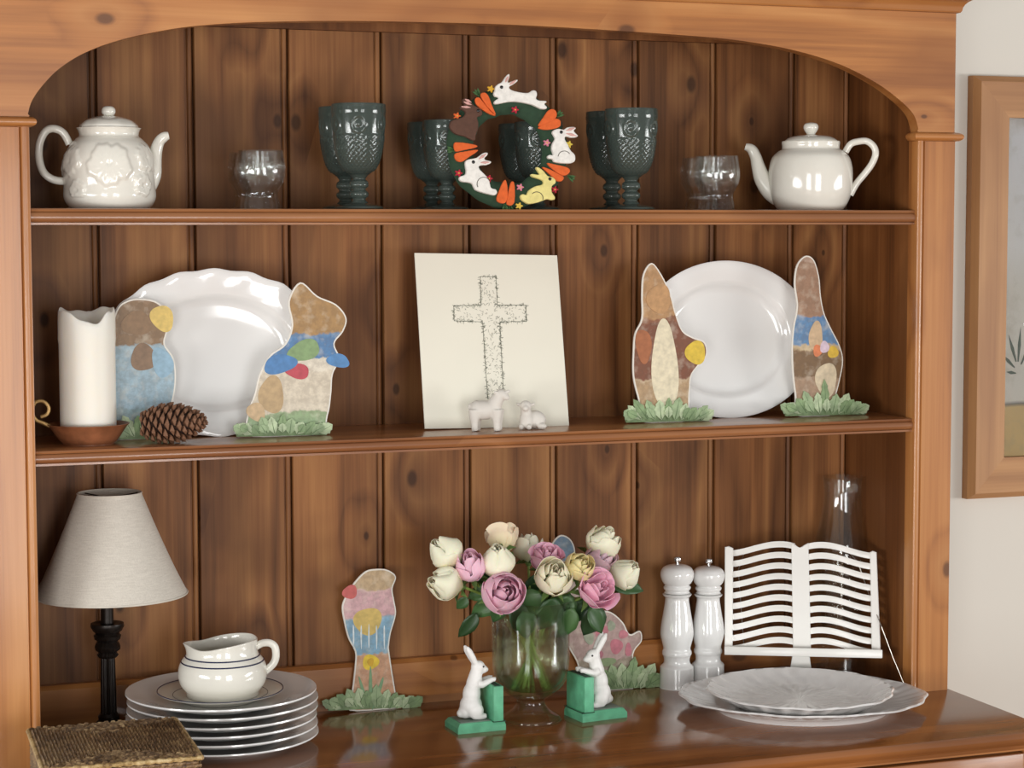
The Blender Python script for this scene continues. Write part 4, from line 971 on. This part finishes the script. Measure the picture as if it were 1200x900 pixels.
for j in range(rows):
    y = -hd_ + (j + 0.5) * bd / rows
    nx_ = int(bw / pitch)
    for i in range(nx_):
        x = -hw + (i + 0.5 + 0.5 * (j % 2)) * bw / nx_
        if x > hw - 0.002: continue
        e = min(hw - abs(x), 1); tri = (hd_ - abs(y)) > (hw - abs(x)) * 0.62
        if tri: strand(bm, Vector((x, y, HL - 0.0025)), Y3, pitch * 1.15, 0.0044, 0.0042 * r2.uniform(0.7, 1.2), Z3)
        else: strand(bm, Vector((x, y, HL - 0.0025)), X3, pitch * 1.15, 0.0044, 0.0042 * r2.uniform(0.7, 1.2), Z3)
o = new('woven_lid', bm, WK, bas, True, 70); o['kind'] = 'stuff'
bm = bmesh.new(); rows = int(HL / 0.004)
for j in range(rows - 2):
    z = (j + 0.5) * HL / rows
    for (o0, dx, up, ln_) in ((Vector((-hw, -hd_ + 0.003, 0)), X3, -Y3, bw), (Vector((hw - 0.003, -hd_, 0)), Y3, X3, bd), (Vector((-hw + 0.003, -hd_, 0)), Y3, -X3, bd)):
        n = int(ln_ / 0.0075)
        for i in range(n):
            strand(bm, o0 + dx * ((i + 0.5 + 0.5 * (j % 2)) * ln_ / (n + 0.5)) + Z3 * z, dx, 0.0085, 0.0042, 0.0026, up)
o = new('woven_sides', bm, WK, bas, True, 70); o['kind'] = 'stuff'
for a, b in (((-hw, -hd_), (hw, -hd_)), ((hw, -hd_), (hw, hd_)), ((hw, hd_), (-hw, hd_)), ((-hw, hd_), (-hw, -hd_))):
    bm = bmesh.new(); n = 44; A, B_ = Vector((a[0], a[1], HL - 0.004)), Vector((b[0], b[1], HL - 0.004))
    tube(bm, [A + (B_ - A) * i / n for i in range(n + 1)], [0.003 + 0.0008 * math.sin(i * 2.2) for i in range(n + 1)], 8); new('lid_border', bm, WK2, bas)

# ---------------------------------------------------------------- glass vase
VY = 0.04
p, rz, k = face(622, VY, CNT)
vase = thing('glass_vase', 'clear footed glass vase holding the roses, half filled with water', 'vase', p, rz)
vrow = rowof(p); VH = lambda v: (vrow - v) * k
VB = vrow - 6
yo = [(0, 0), (33, 0), (35, 1.5), (34, 4), (28, 8), (22, 12), (18, 17), (16.5, 21), (18, 25), (26, 30), (36, 38), (42.5, 50), (45, 66), (45.5, 85), (46, 105), (47, 120), (50, 132), (53, 138)]
s_ = (vrow - 700) / 138.0
yo = cr(yo, 4)
yi = cr([(51.8, 138.6), (48.5, 131), (45.2, 119), (44.2, 104), (43.6, 85), (43, 66), (40, 51), (33.5, 41), (22, 35), (0, 33.5)], 4)
new('vase_body', L([(max(0, r) * k, z * k * s_) for r, z in yo + yi], 72), thin_glass('vase_glass', 'f4f8f4', 0.25), vase, ang=60)
wi = cr([(0, 33.7), (21.8, 35.2), (33.2, 41.2), (39.6, 51), (42.6, 66), (43.2, 85), (43.5, 100)], 4)
new('water', L([(max(0, r) * k, z * k * s_) for r, z in wi] + [(0, 100 * k * s_)], 72), thin_glass('vase_water', 'eef1e6', 0.35, 1.33), vase, ang=60)

# ---------------------------------------------------------------- roses
STEM = plain('rose_stem', '86a04c', 0.5, 0.2, 90)
LEAF = [plain('rose_leaf_' + c_, c_, 0.42, 0.25, 120) for c_ in ('35562f', '476a3c', '2a4526')]
SEP = plain('rose_sepal', '6c8a4a', 0.55, 0.2)
def petal_mat(n, base, tip):
    t = NT(n); v = t.obj(); f_ = t.noise(v, 60, 3)
    sp = t.n('ShaderNodeSeparateXYZ'); t.l(v, sp.inputs[0])
    g = t.math('ADD', t.math('MULTIPLY', sp.outputs[2], 0.85), t.math('MULTIPLY', t.math('SUBTRACT', f_, 0.5), 0.5))
    t.l(t.ramp(g, [(0.1, hx(base)), (0.8, hx(tip))]), t.b.inputs['Base Color']); t.b.inputs['Roughness'].default_value = 0.55
    t.b.inputs['Subsurface Weight'].default_value = 0.15; t.b.inputs['Subsurface Scale'].default_value = 0.004
    return t.m
PM = {'white': petal_mat('petal_white', 'e6dcae', 'efe7cc'), 'cream': petal_mat('petal_cream', 'e8d79a', 'f1e8cc'), 'yellow': petal_mat('petal_yellow', 'e6c974', 'f0e0a8'),
      'pink': petal_mat('petal_pink', 'f0ced8', 'ecbacc'), 'hot': petal_mat('petal_deep_pink', 'e6a0ba', 'efb8cc'), 'mauve': petal_mat('petal_mauve', 'e0c4ca', 'd8b4be'), 'peach': petal_mat('petal_peach', 'ecd6a8', 'efd6b8'), 'grey': petal_mat('petal_greyish_white', 'd8d2ac', 'ded6c0')}  # grey: greyish-white petals of the bud at the back of the bunch
def petal_mesh(R, H, half, open_, curl, twist, nu=9, nv=8):
    bm = bmesh.new(); g = []
    for j in range(nv + 1):
        t_ = j / nv; row = []
        bulge = math.sin(PI * (0.5 * min(1, t_ * 1.55))) if t_ < 0.645 else 1.0
        rr = R * (0.22 + 0.78 * bulge)
        if t_ > 0.5: rr = R * (1 + (open_) * ((t_ - 0.5) / 0.5) ** 1.6)
        for i in range(nu + 1):
            s2_ = 2 * i / nu - 1
            wd_ = half * (0.55 + 0.45 * math.sin(PI * min(1, t_ + 0.25)) ** 0.6)
            a = s2_ * wd_ + twist * t_
            top_ = H * (t_ - 0.16 * abs(s2_) ** 2.6 * t_)
            r3 = rr + R * curl * max(0, t_ - 0.78) * (1.0 + 0.6 * abs(s2_)) * 3
            zz = top_ - max(0, t_ - 0.86) * H * max(0, curl) * 0.9
            row.append(bm.verts.new((r3 * math.cos(a), r3 * math.sin(a), zz)))
        g.append(row)
    for j in range(nv):
        for i in range(nu): bm.faces.new((g[j][i], g[j][i + 1], g[j + 1][i + 1], g[j + 1][i]))
    bm.verts.ensure_lookup_table()
    bmesh.ops.recalc_face_normals(bm, faces=bm.faces)
    ret = bmesh.ops.solidify(bm, geom=list(bm.faces), thickness=0.018)
    return bm
_pet = {}
def petal(parent, key, mat):
    kk = key + (mat.name,)
    if kk not in _pet:
        o = new('petal', petal_mesh(*key), mat, parent); _pet[kk] = o; return o
    return dup(_pet[kk], parent)
def leaf_mesh(l_, w_, fold=0.35, curve=0.3):
    bm = bmesh.new(); n = 8; g = []
    for i in range(n + 1):
        t_ = i / n; ww = w_ * math.sin(PI * t_ ** 0.8) ** 0.85 * (1 + 0.06 * math.sin(26 * t_)); z = -curve * l_ * t_ * t_
        g.append([bm.verts.new((t_ * l_, s2 * ww, z + abs(s2) * ww * fold)) for s2 in (-1, -0.5, 0, 0.5, 1)])
    for a, b in zip(g, g[1:]):
        for i in range(4): bm.faces.new((a[i], b[i], b[i + 1], a[i + 1]))
    bmesh.ops.remove_doubles(bm, verts=bm.verts, dist=1e-5)
    bmesh.ops.solidify(bm, geom=list(bm.faces), thickness=0.012)
    return bm
LFM = None
def rose(label, u, v, size, depth, axis, col, style, leaves=(), foot=(0, 0), seed=0):
    """u v centre of the bloom in the photograph, size its width in px, depth offset from the vase axis, axis the way it faces (x right, y away, z up)"""
    global LFM
    y = VY + depth; c = on_y(u, v, y); kk = mpp(c); R = size / 2 * kk * 1.1
    ax_ = (RT * axis[0] + Vector((0, 1, 0)) * axis[1] + Vector((0, 0, 1)) * axis[2]).normalized()
    Hh = {'bud': 2.1, 'half': 1.85, 'open': 1.7}[style] * R
    basep = c - ax_ * Hh * 0.5
    root = thing('cut_rose', label, 'rose', (p.x, p.y, CNT + 34.5 * k * s_), 0.0, 'roses in the glass vase')
    o0 = Vector(root.location)
    r3 = random.Random(seed)
    bl_ = bpy.data.objects.new('bloom', None); COL.objects.link(bl_); bl_.empty_display_size = 0.01; bl_.parent = root
    rot = ax_.to_track_quat('Z', 'Y').to_matrix().to_4x4()
    bl_.matrix_local = Matrix.Translation(basep - o0) @ rot @ Matrix.Rotation(r3.uniform(0, 6), 4, 'Z') @ Matrix.Scale(R, 4)
    mat = PM[col]
    if style == 'bud':   layers = [(0.5, 1.86, 1.6, -0.8, 0, 0.5, 3), (0.82, 1.93, 1.6, -0.74, 0, 0.4, 3), (0.93, 1.93, 1.55, -0.68, 0, 0.25, 3), (1.0, 1.88, 1.35, -0.55, 0.0, 0.1, 3)]
    elif style == 'half': layers = [(0.3, 1.8, 1.6, -0.6, 0, 0.6, 3), (0.52, 1.84, 1.5, -0.5, 0.0, 0.5, 3), (0.76, 1.84, 1.4, -0.42, 0.02, 0.3, 3), (0.92, 1.78, 1.35, -0.36, 0.04, 0.1, 3), (1.0, 1.62, 1.2, -0.2, 0.08, 0, 3)]
    else: layers = [(0.24, 1.6, 1.6, -0.4, 0.0, 0.6, 3), (0.42, 1.68, 1.5, -0.3, 0.03, 0.5, 3), (0.62, 1.7, 1.35, -0.18, 0.06, 0.4, 3), (0.8, 1.62, 1.25, -0.04, 0.12, 0.2, 4), (0.9, 1.42, 1.1, 0.08, 0.2, 0, 4)]
    idx = 0
    for li, (r_, h2, half, op, cu, tw, n) in enumerate(layers):
        for q in range(n):
            o = petal(bl_, (r_, h2, half, op, cu, tw), mat)
            s3 = r3.uniform(0.95, 1.05)
            o.rotation_euler = (r3.uniform(-0.05, 0.05), r3.uniform(-0.05, 0.05), 2 * PI * (q + 0.37 * li) / n + r3.uniform(-0.2, 0.2)); o.scale = (s3, s3, s3 * r3.uniform(0.95, 1.03)); idx += 1
    bm = bmesh.new()
    for q in range(5):
        a = 2 * PI * q / 5; dv = Vector((math.cos(a), math.sin(a), 0)); sd = Vector((-math.sin(a), math.cos(a), 0))
        f1 = [dv * 0.12 + sd * 0.12 + Z3 * -0.05, dv * 0.62 + sd * 0.16 + Z3 * 0.16, dv * 1.0 + Z3 * -0.1, dv * 0.62 - sd * 0.16 + Z3 * 0.16, dv * 0.12 - sd * 0.12 + Z3 * -0.05]
        bm.faces.new([bm.verts.new(w_) for w_ in f1])
    lathe(bm, [(0.0, -0.28), (0.12, -0.26), (0.2, -0.12), (0.28, 0.0), (0.0, 0.05)], 12)
    new('calyx', bm, SEP, bl_)
    neck = o0 + Vector(((c.x - p.x) * 0.36 + foot[0] * 0.001, (y - p.y) * 0.36, 0)); neck.z = CNT + 132 * k * s_
    nr_ = math.hypot(neck.x - p.x, neck.y - p.y)
    if nr_ > 0.042: neck.x = p.x + (neck.x - p.x) * 0.042 / nr_; neck.y = p.y + (neck.y - p.y) * 0.042 / nr_
    ftp = o0 + Vector((-(c.x - p.x) * 0.16 + r3.uniform(-0.012, 0.012), r3.uniform(-0.014, 0.014), 0.0035))
    pts = cr([tuple(ftp - o0), tuple((ftp * 0.45 + neck * 0.55) - o0 + Vector((0, 0, 0))), tuple(neck - o0), tuple((neck * 0.45 + (basep - ax_ * R * 0.9) * 0.55) - o0), tuple(basep - ax_ * R * 0.1 - o0)], 5)
    new('stem', T_(pts, 0.0021, 8), STEM, root)
    for i, (lu, lv, ll, lw, an, dy, tilt) in enumerate(leaves):
        w_ = on_y(lu, lv, y + dy)
        if LFM is None:
            LFM = []
            for m_ in LEAF:
                bml = leaf_mesh(1.0, 0.34); ml = bpy.data.meshes.new('leaf'); bml.to_mesh(ml); bml.free(); ml.materials.append(m_); ml.shade_smooth(); LFM.append(ml)
        o = bpy.data.objects.new('leaf', LFM[i % 3]); COL.objects.link(o); o.parent = root
        xd_ = (RT * math.cos(an) + Vector((0, 0, 1)) * math.sin(an)).normalized(); nn = (Vector((0, -1, 0)) * math.cos(tilt) + Vector((0, 0, 1)) * math.sin(tilt)); nn = (nn - xd_ * nn.dot(xd_)).normalized()
        yd_ = nn.cross(xd_); mt = Matrix((xd_, yd_, nn)).transposed().to_4x4()
        o.matrix_local = Matrix.Translation(w_ - o0) @ mt @ Matrix.Diagonal((ll * kk, lw * kk / 0.34, ll * kk, 1))
    return root
rose('white rosebud at the edge of the bunch, just above another white bud', 523, 646, 39, -0.01, (-0.75, -0.3, 0.75), 'white', 'bud', [(548, 668, 22, 6, 3.6, 0.0, 0.4)], seed=1)
rose('white rosebud with a faint pink blush, low at the edge of the bunch', 522, 683, 38, -0.03, (-0.9, -0.45, 0.25), 'white', 'bud', [(548, 700, 20, 7, 4.0, 0.01, 0.3)], seed=2)
rose('pink half-open rose between two white rosebuds', 551, 665, 36, -0.03, (-0.35, -0.5, 0.8), 'pink', 'half', [(600, 688, 50, 17, 2.85, 0.01, 0.5), (585, 700, 42, 12, 3.75, 0.02, 0.3), (560, 718, 40, 9, 4.1, 0.03, 0.3)], seed=3)
rose('large upright cream-white rosebud beside the pink half-open rose', 583, 657, 41, -0.035, (-0.15, -0.45, 0.95), 'white', 'bud', [(590, 700, 34, 11, 4.4, 0.0, 0.4), (575, 690, 30, 10, 3.5, 0.01, 0.4), (604, 705, 40, 13, 4.9, 0.0, 0.5)], seed=4)
rose('peach rose turned away behind the tall cream-white rosebud', 588, 633, 36, 0.03, (0.15, 0.6, 0.6), 'peach', 'open', [(600, 648, 22, 8, 3.9, -0.01, 0.4), (615, 690, 34, 12, 5.2, -0.02, 0.5)], seed=5)
rose('big soft pink rose drooping over the rim of the vase', 589, 694, 48, -0.065, (-0.1, -0.85, 0.25), 'pink', 'half', [(612, 716, 36, 14, 5.0, 0.02, 0.4), (640, 700, 52, 17, 3.5, 0.03, 0.5)], seed=6)
rose('pale greyish-white rosebud at the back of the bunch', 619, 642, 33, 0.05, (0.05, 0.2, 1), 'grey', 'half', [(628, 672, 40, 14, 4.6, -0.02, 0.4), (620, 690, 40, 14, 4.0, -0.02, 0.4), (635, 695, 38, 14, 5.3, -0.03, 0.4)], seed=7)
rose('pink and white ruffled rose behind the front cream rose', 640, 656, 36, -0.005, (0.0, -0.4, 1), 'hot', 'open', [(650, 705, 42, 13, 5.4, -0.01, 0.4)], seed=8)
rose('pale cream rose facing out at the front of the bunch', 649, 677, 42, -0.055, (-0.1, -0.65, 0.6), 'cream', 'half', [(652, 700, 46, 15, 4.3, 0.01, 0.4), (672, 700, 40, 13, 3.9, 0.015, 0.4)], seed=9)
rose('soft yellow rose with a tight spiral centre', 679, 664, 34, -0.045, (0.1, -0.8, 0.55), 'yellow', 'half', [(690, 705, 44, 12, 3.8, 0.02, 0.4)], seed=10)
rose('creamy white rose highest in the bunch beside the blue card tip', 706, 637, 40, 0.02, (0.55, -0.1, 0.8), 'white', 'half', [(700, 690, 40, 13, 4.2, -0.03, 0.4)], seed=11)
rose('dusky mauve rose half hidden behind the yellow rose', 702, 658, 38, 0.01, (0.3, -0.4, 0.7), 'mauve', 'half', [(690, 700, 40, 13, 4.8, -0.03, 0.4), (668, 695, 38, 13, 4.4, -0.03, 0.4)], seed=12)
rose('bright pink rose hanging low over the vase edge', 698, 691, 42, -0.055, (0.3, -0.75, 0.5), 'hot', 'open', [(690, 712, 36, 12, 5.3, 0.0, 0.4), (672, 712, 44, 13, 4.3, 0.01, 0.3), (702, 708, 44, 15, 4.35, 0.02, 0.3)], seed=13)
rose('white rosebud leaning out over a broad green leaf', 733, 673, 37, -0.02, (0.7, -0.35, 0.7), 'white', 'bud', [(714, 684, 42, 12, -0.1, 0.0, 0.5)], seed=14)

# ---------------------------------------------------------------- rabbit bookends
GRN = plain('worn_green_paint', '62b088', 0.5, 0.18, 60); GDK = plain('dark_worn_edge', '23402f', 0.7, 0.2); GTOP = plain('grey_green_top', '77857a', 0.6, 0.15)
RW = M['figwhite']
def bookend(label, c, rz, sgn, kk):
    # local frame: x across (towards the upright = +sgn), y away, origin at base centre
    o = thing('rabbit_bookend', label, 'bookend', c, rz, 'rabbit bookends')
    s = kk * sgn
    L_, Dp = 33 * kk, 25 * kk                                    # half length, half depth
    def bx2(name, x0, x1, y0, y1, z0, z1, mat, bev=0.0): 
        a, b = sorted((x0 * s, x1 * s)); return new(name, B(a, b, y0 * kk, y1 * kk, z0 * kk, z1 * kk, bev=bev), mat, o)
    # stepped base with a chamfered rim
    bm = bmesh.new(); loops = []
    for e, z in ((0, 0), (0, 7), (3.5, 12), (4.5, 12.5)):
        loops.append([bm.verts.new((x * s, y * kk, z * kk)) for x, y in ((-33 + e, -25 + e), (33 - e * 0.2, -25 + e), (33 - e * 0.2, 25 - e), (-33 + e, 25 - e))])
    for a, b in zip(loops, loops[1:]):
        for i in range(4): bm.faces.new((a[i], a[(i + 1) % 4], b[(i + 1) % 4], b[i]))
    bm.faces.new(loops[0][::-1]); bm.faces.new(loops[-1]); new('base', bm, GRN, o, False)
    bx2('base_top', -27, 14, -19, 19, 12.3, 13.2, GTOP)
    up_ = bx2('upright', 16, 30, -25, 25, 12, 58, GRN, 1.4 * kk)
    for zz in ((12.5),): bx2('paint_wear', 15.4, 33, -25.5, 25.4, 11.4, 12.4, GDK)
    a, b = sorted((19 * s, 27 * s)); new('paint_wear', B(a, b, -22 * kk, 22 * kk, 57.6 * kk, 58.4 * kk), GDK, up_, False)
    # rabbit, one continuous body
    bm = bmesh.new()
    def E_(x, y, z, rx, ry, rz2, an=0): ellip(bm, (x * s, y * kk, z * kk), (rx * kk, ry * kk, rz2 * kk), E3(0, an * sgn, 0), 18)
    def T2(pts, rr): tube(bm, [(x * s, y * kk, z * kk) for x, y, z in pts], [q * kk for q in rr], 14)
    E_(-6, 0, 29, 15, 14, 16); E_(-5, 0, 44, 12, 11.5, 17, 0.08); E_(-2, 0, 58, 10, 9.5, 13, 0.15); E_(-14, 0, 22, 9, 10, 9)
    for y in (-10, 10): E_(-3, y, 24, 11, 6, 11); T2([(-6, y, 17), (4, y * 0.95, 16), (12, y * 0.9, 16)], [4.5, 4.3, 3.4])
    E_(-20, 0, 20, 5.5, 5.5, 5.5)
    T2([(-2, 0, 58), (1, 0, 70), (3, 0, 76)], [10, 8.5, 8])
    E_(4, 0, 79, 9.5, 8.5, 9); E_(10, 0, 76, 7, 6.2, 6, 0.3); E_(15, 0, 75, 3.4, 4, 3.4)
    for y in (-7.5, 7.5): T2([(0, y, 60), (7, y * 1.05, 57), (15, y * 0.9, 60), (22, y * 0.8, 62.5), (26, y * 0.75, 62)], [5.5, 4.8, 4.0, 3.4, 3.2])
    for y in (-4, 4): T2([(0, y * 0.8, 84), (-5, y, 93), (-10, y * 1.2, 102), (-13, y * 1.2, 108)], [3.4, 4.2, 4.0, 1.6])
    body = remesh(bm, 1.25 * kk, 3)
    mn = min(v_.co.z for v_ in body.verts); bmesh.ops.translate(body, vec=(0, 0, 13.0 * kk - mn), verts=body.verts)
    rb = new('rabbit', body, RW, o)
    for y in (-1, 1): new('eye', ellip(bmesh.new(), (9.0 * s, y * 7.4 * kk, (81 + 13 - mn / kk - 0) * kk if False else 81.5 * kk), (1.3 * kk, 1.2 * kk, 1.3 * kk), seg=8), EYE, rb)
    return o
SB = 0.84
q = on_z(557, 853, CNT); kk = mpp(q) * 0.9
bookend('green bookend with white rabbit looking right towards the vase', Vector((q.x, q.y, CNT)), 0.03, 1, kk)
q = on_z(698, 839, CNT); kk = mpp(q) * 0.9
bookend('green bookend with white rabbit leaning left on its upright', Vector((q.x, q.y, CNT)), 0.12, -1, kk)

# ---------------------------------------------------------------- pepper mills
STEEL = plain('polished_steel', 'c9c9c9', 0.15, 0.02, metal=1.0)
def mill(px, row, label, sc_=1.0):
    q = Vector((x_at(px, row, CNT), row, CNT)); d = q - CAM; kk = mpp(q) / 2.5 * sc_
    o = thing('pepper_mill', label, 'pepper mill', (q.x, q.y, CNT), -math.atan2(d.x, d.y), 'white pepper mills')
    body = cr([(0, 650), (46, 650), (47.5, 646), (47, 600), (46, 590), (38, 582), (36, 572), (38, 562), (41, 556), (41, 548), (38, 541), (40, 530), (45, 510), (46.5, 495), (44, 470), (38, 435), (33.5, 405), (34, 396), (38, 392), (38, 386), (0, 385)], 4)
    head = cr([(0, 384), (34, 384), (33, 378), (37, 373), (38, 367), (34, 362), (40, 355), (46, 340), (46, 325), (38, 312), (20, 305), (0, 304)], 4)
    Zf = lambda v: (650 - v) * kk
    new('body', L([(max(0, r) * kk, Zf(v)) for r, v in body], 48), M['white'], o, ang=60)
    hd2 = new('head', L([(max(0, r) * kk, Zf(v)) for r, v in head], 48), M['white'], o, ang=60)
    new('finial', L([(max(0, r) * kk, Zf(v)) for r, v in [(0, 305), (5, 305), (5, 297), (11, 295), (12, 288), (10, 283), (0, 282)]], 24), STEEL, hd2)
mill(793, 0.165, 'white ceramic pepper mill nearer the roses', 1.05)
mill(829.5, 0.168, 'white ceramic pepper mill next to the book stand', 1.01)

# ---------------------------------------------------------------- cookbook stand
q = on_z(940, 792, CNT); BSY = q.y
b0 = Vector((x_at(938, 0.115, CNT), 0.115, CNT)); d = b0 - CAM; kk = mpp(b0)
st = thing('cookbook_stand', 'white iron cookbook stand shaped like an open book with wavy slots', 'book stand', b0, -math.atan2(d.x, d.y) * 0.95)
IRON = plain('white_enamel', 'eceae4', 0.3, 0.02, 20, coat=0.2)
brow = rowof(b0); kz = kk / 2.5
def bp(u, v): return ((u - 495) * kz, ((brow - 540) * 2.5 - v) * kz)      # crop pixel -> board plane
LEAN = math.radians(8)
pan = bpy.data.objects.new('book_panel', None); COL.objects.link(pan); pan.parent = st; pan.empty_display_size = 0.01
pz = bp(495, 560)[1]
pan.location = (0, -0.02, pz); pan.rotation_euler = (-LEAN, 0, 0)
def bq(u, v): a, b = bp(u, v); return (a, (b - pz) / math.cos(LEAN))
def wave(u, left):               # offset of the wavy lines, crop px, positive down
    s_ = (u - 272) / (490 - 272) if left else (712 - u) / (712 - 500)
    return 22 - 30 * math.sin(PI * 0.5 * min(1, s_ / 0.75)) ** 2 + (10 * max(0, (s_ - 0.75) / 0.25) ** 2)
TH = 0.006
def strip(name, us, v0, v1, left, par, y0=0.0, y1=TH):
    top_ = [bq(u, v0 + wave(u, left)) for u in us]; bot = [bq(u, v1 + wave(u, left)) for u in us][::-1]
    return new(name, S(top_ + bot, y0, y1, 0.001, 1), IRON, par, ang=60)
for left in (True, False):
    a, b = (272, 296) if left else (690, 712)
    us = [a + (b - a) * i / 3 for i in range(4)]
    if left: ol = [bq(272, 254), bq(284, 251), bq(297, 257), bq(297, 548), bq(274, 548)]
    else: ol = [bq(692, 262), bq(700, 258), bq(711, 262), bq(724, 548), bq(698, 548)]
    new('page_edge', S(ol, -0.0008, TH, 0.001, 1), IRON, pan)
    x0, x1 = (292, 476) if left else (508, 698)
    us = [x0 + (x1 - x0) * i / 16 for i in range(17)]
    n = 10
    for i in range(n):
        vc = 256 + (545 - 256) * i / (n - 0.55)
        strip('slat', us, vc - 13.5, vc + 4, left, pan)
new('spine', S([bq(466, 238), bq(480, 246), bq(490, 255), bq(500, 246), bq(515, 238), bq(515, 256), bq(524, 548), bq(472, 548), bq(466, 256)], -0.0008, TH, 0.001, 1), IRON, pan)
a, b = bq(274, 545), bq(726, 562)
new('ledge', B(a[0], b[0], -0.022, TH, b[1], a[1], bev=0.0015), IRON, pan)
new('ledge_lip', B(a[0], b[0], -0.024, -0.021, b[1], a[1] + 0.004, bev=0.001), IRON, pan)
# foot and rear strut
ft = [(-0.05, 0), (-0.05, 0.008), (-0.045, 0.014), (-0.024, 0.016), (-0.016, 0.024), (-0.0135, pz + 0.01), (0.0135, pz + 0.01), (0.016, 0.024), (0.024, 0.016), (0.045, 0.014), (0.05, 0.008), (0.05, 0)]
new('foot', S(ft, -0.024, -0.012, 0.002, 2), IRON, st)
new('rear_strut', T_([(0, 0.012, pz + 0.09), (0, 0.03, pz + 0.04), (0, 0.045, 0.004)], [0.005, 0.005, 0.006], 10), IRON, st)
new('foot_bar', B(-0.012, 0.012, -0.02, 0.055, 0.0, 0.008, bev=0.002), IRON, st)
CH = plain('bead_chain', 'b9b4aa', 0.3, 0.05, metal=0.9)
def chain(pts, nm='chain', par=st):
    new(nm, T_(pts, 0.0008, 6), CH, par)
def stp(u, v, y): 
    a, b = bp(u, v); return (a, y, b)
chain([stp(356, 262, 0.015), stp(330, 272, -0.005 + 0.03), stp(312, 330, 0.035), stp(330, 560, 0.03)])
chain([stp(625, 258, 0.015), stp(660, 300, 0.03), stp(690, 385, 0.02), stp(724, 470, -0.028), stp(758, 560, -0.03), stp(792, 640, -0.03), (bp(796, 0)[0], -0.03, 0.003)])
new('chain_weight', ellip(bmesh.new(), stp(796, 650, -0.03)[:2] + (0.004,), (0.004, 0.004, 0.004), seg=12), CH, st)

# ---------------------------------------------------------------- glass chimney behind the stand
q = Vector((x_at(985, 0.165, CNT), 0.165, CNT)); kk = mpp(q); rw = rowof(q)
hc_ = thing('glass_chimney', 'tall clear glass lamp chimney standing behind the book stand', 'glass chimney', q)
po = cr([(30, rw), (29, rw - 20), (27, rw - 60), (31, rw - 105), (33, rw - 135), (29, rw - 165), (24, rw - 190), (22, 580), (22.5, 565), (24, 557)], 5)
pi_ = [(r - 1.2, v) for r, v in po[::-1]]
new('glass_wall', L([(r * kk, (rw - v) * kk) for r, v in po + pi_ + [po[0]]], 64), thin_glass('chimney_glass', 'fbfcfb', 0.1), hc_, ang=60)

# ---------------------------------------------------------------- two embossed platters
t = NT('leaf_moulded_white'); t.b.inputs['Base Color'].default_value = hx('e6e4e2'); t.b.inputs['Roughness'].default_value = 0.16; t.b.inputs['Coat Weight'].default_value = 0.4
MW = t.m
def serving(name, label, px, row, z, A, Bd, lip, foot_h, emb, rim_w, scal):
    q = on_z(px, row, z); d = q - CAM; kk = mpp(q)
    o = thing(name, label, 'platter', (q.x, q.y, z), -math.atan2(d.x, d.y) * 0.7)
    sx, sy = A * kk, Bd
    prof = [(0, 0.001), (0.62, 0.001), (0.65, 0.0), (0.68, 0.0), (0.7, foot_h), (0.8, foot_h + 0.006), (0.97, lip - 0.002), (1.0, lip), (0.985, lip + 0.0022), (0.95, lip), (0.9, lip - 0.003), (0.85, lip - 0.006), (0.8, lip - 0.009), (0.74, foot_h + 0.0075), (0.68, foot_h + 0.0055), (0.6, foot_h + 0.005), (0.5, foot_h + 0.0048), (0.4, foot_h + 0.0046), (0.3, foot_h + 0.0046), (0.2, foot_h + 0.0046), (0.1, foot_h + 0.0046), (0, foot_h + 0.0046)]
    def f_(r, a, zz):
        w = 1 + (0.010 * math.cos(scal * a) + 0.010 * math.sin(scal * 0.5 * a + 1)) * max(0, (r - 0.75) / 0.25)
        h = 0
        if zz > foot_h + 0.003 and r < 0.985 and r > 0.02:
            rf = max(0, (r - rim_w) / (1 - rim_w)) if r > rim_w else 0
            if emb == 'leaf': h = 0.0024 * (abs(math.sin(13 * a + 1.2 * math.sin(r * 12))) - 0.5) * min(1, r * 1.6) + 0.0012 * mnoise.noise(Vector((r * math.cos(a) * 9, r * math.sin(a) * 9, 0))) * min(1, r * 2)
            else: h = 0.0022 * rf * (mnoise.noise(Vector((math.cos(a) * 11 * r, math.sin(a) * 11 * r, 3))) + 0.4 * math.sin(40 * a))
        return sx * r * w * math.cos(a), sy * r * w * math.sin(a), zz + h
    new('dish', L(prof, 192, fn=f_), MW, o, ang=60)
    return o
serving('serving_platter', 'large oval white platter with fluted foot and moulded rim, lowest of the two', 940, 832, CNT, 145, 0.155, 0.025, 0.007, 'rim', 0.72, 14)
serving('leaf_platter', 'smaller white leaf-veined platter resting on the larger platter', 937, 826, CNT + 0.0128, 109, 0.143, 0.0255, 0.004, 'leaf', 0.72, 16)
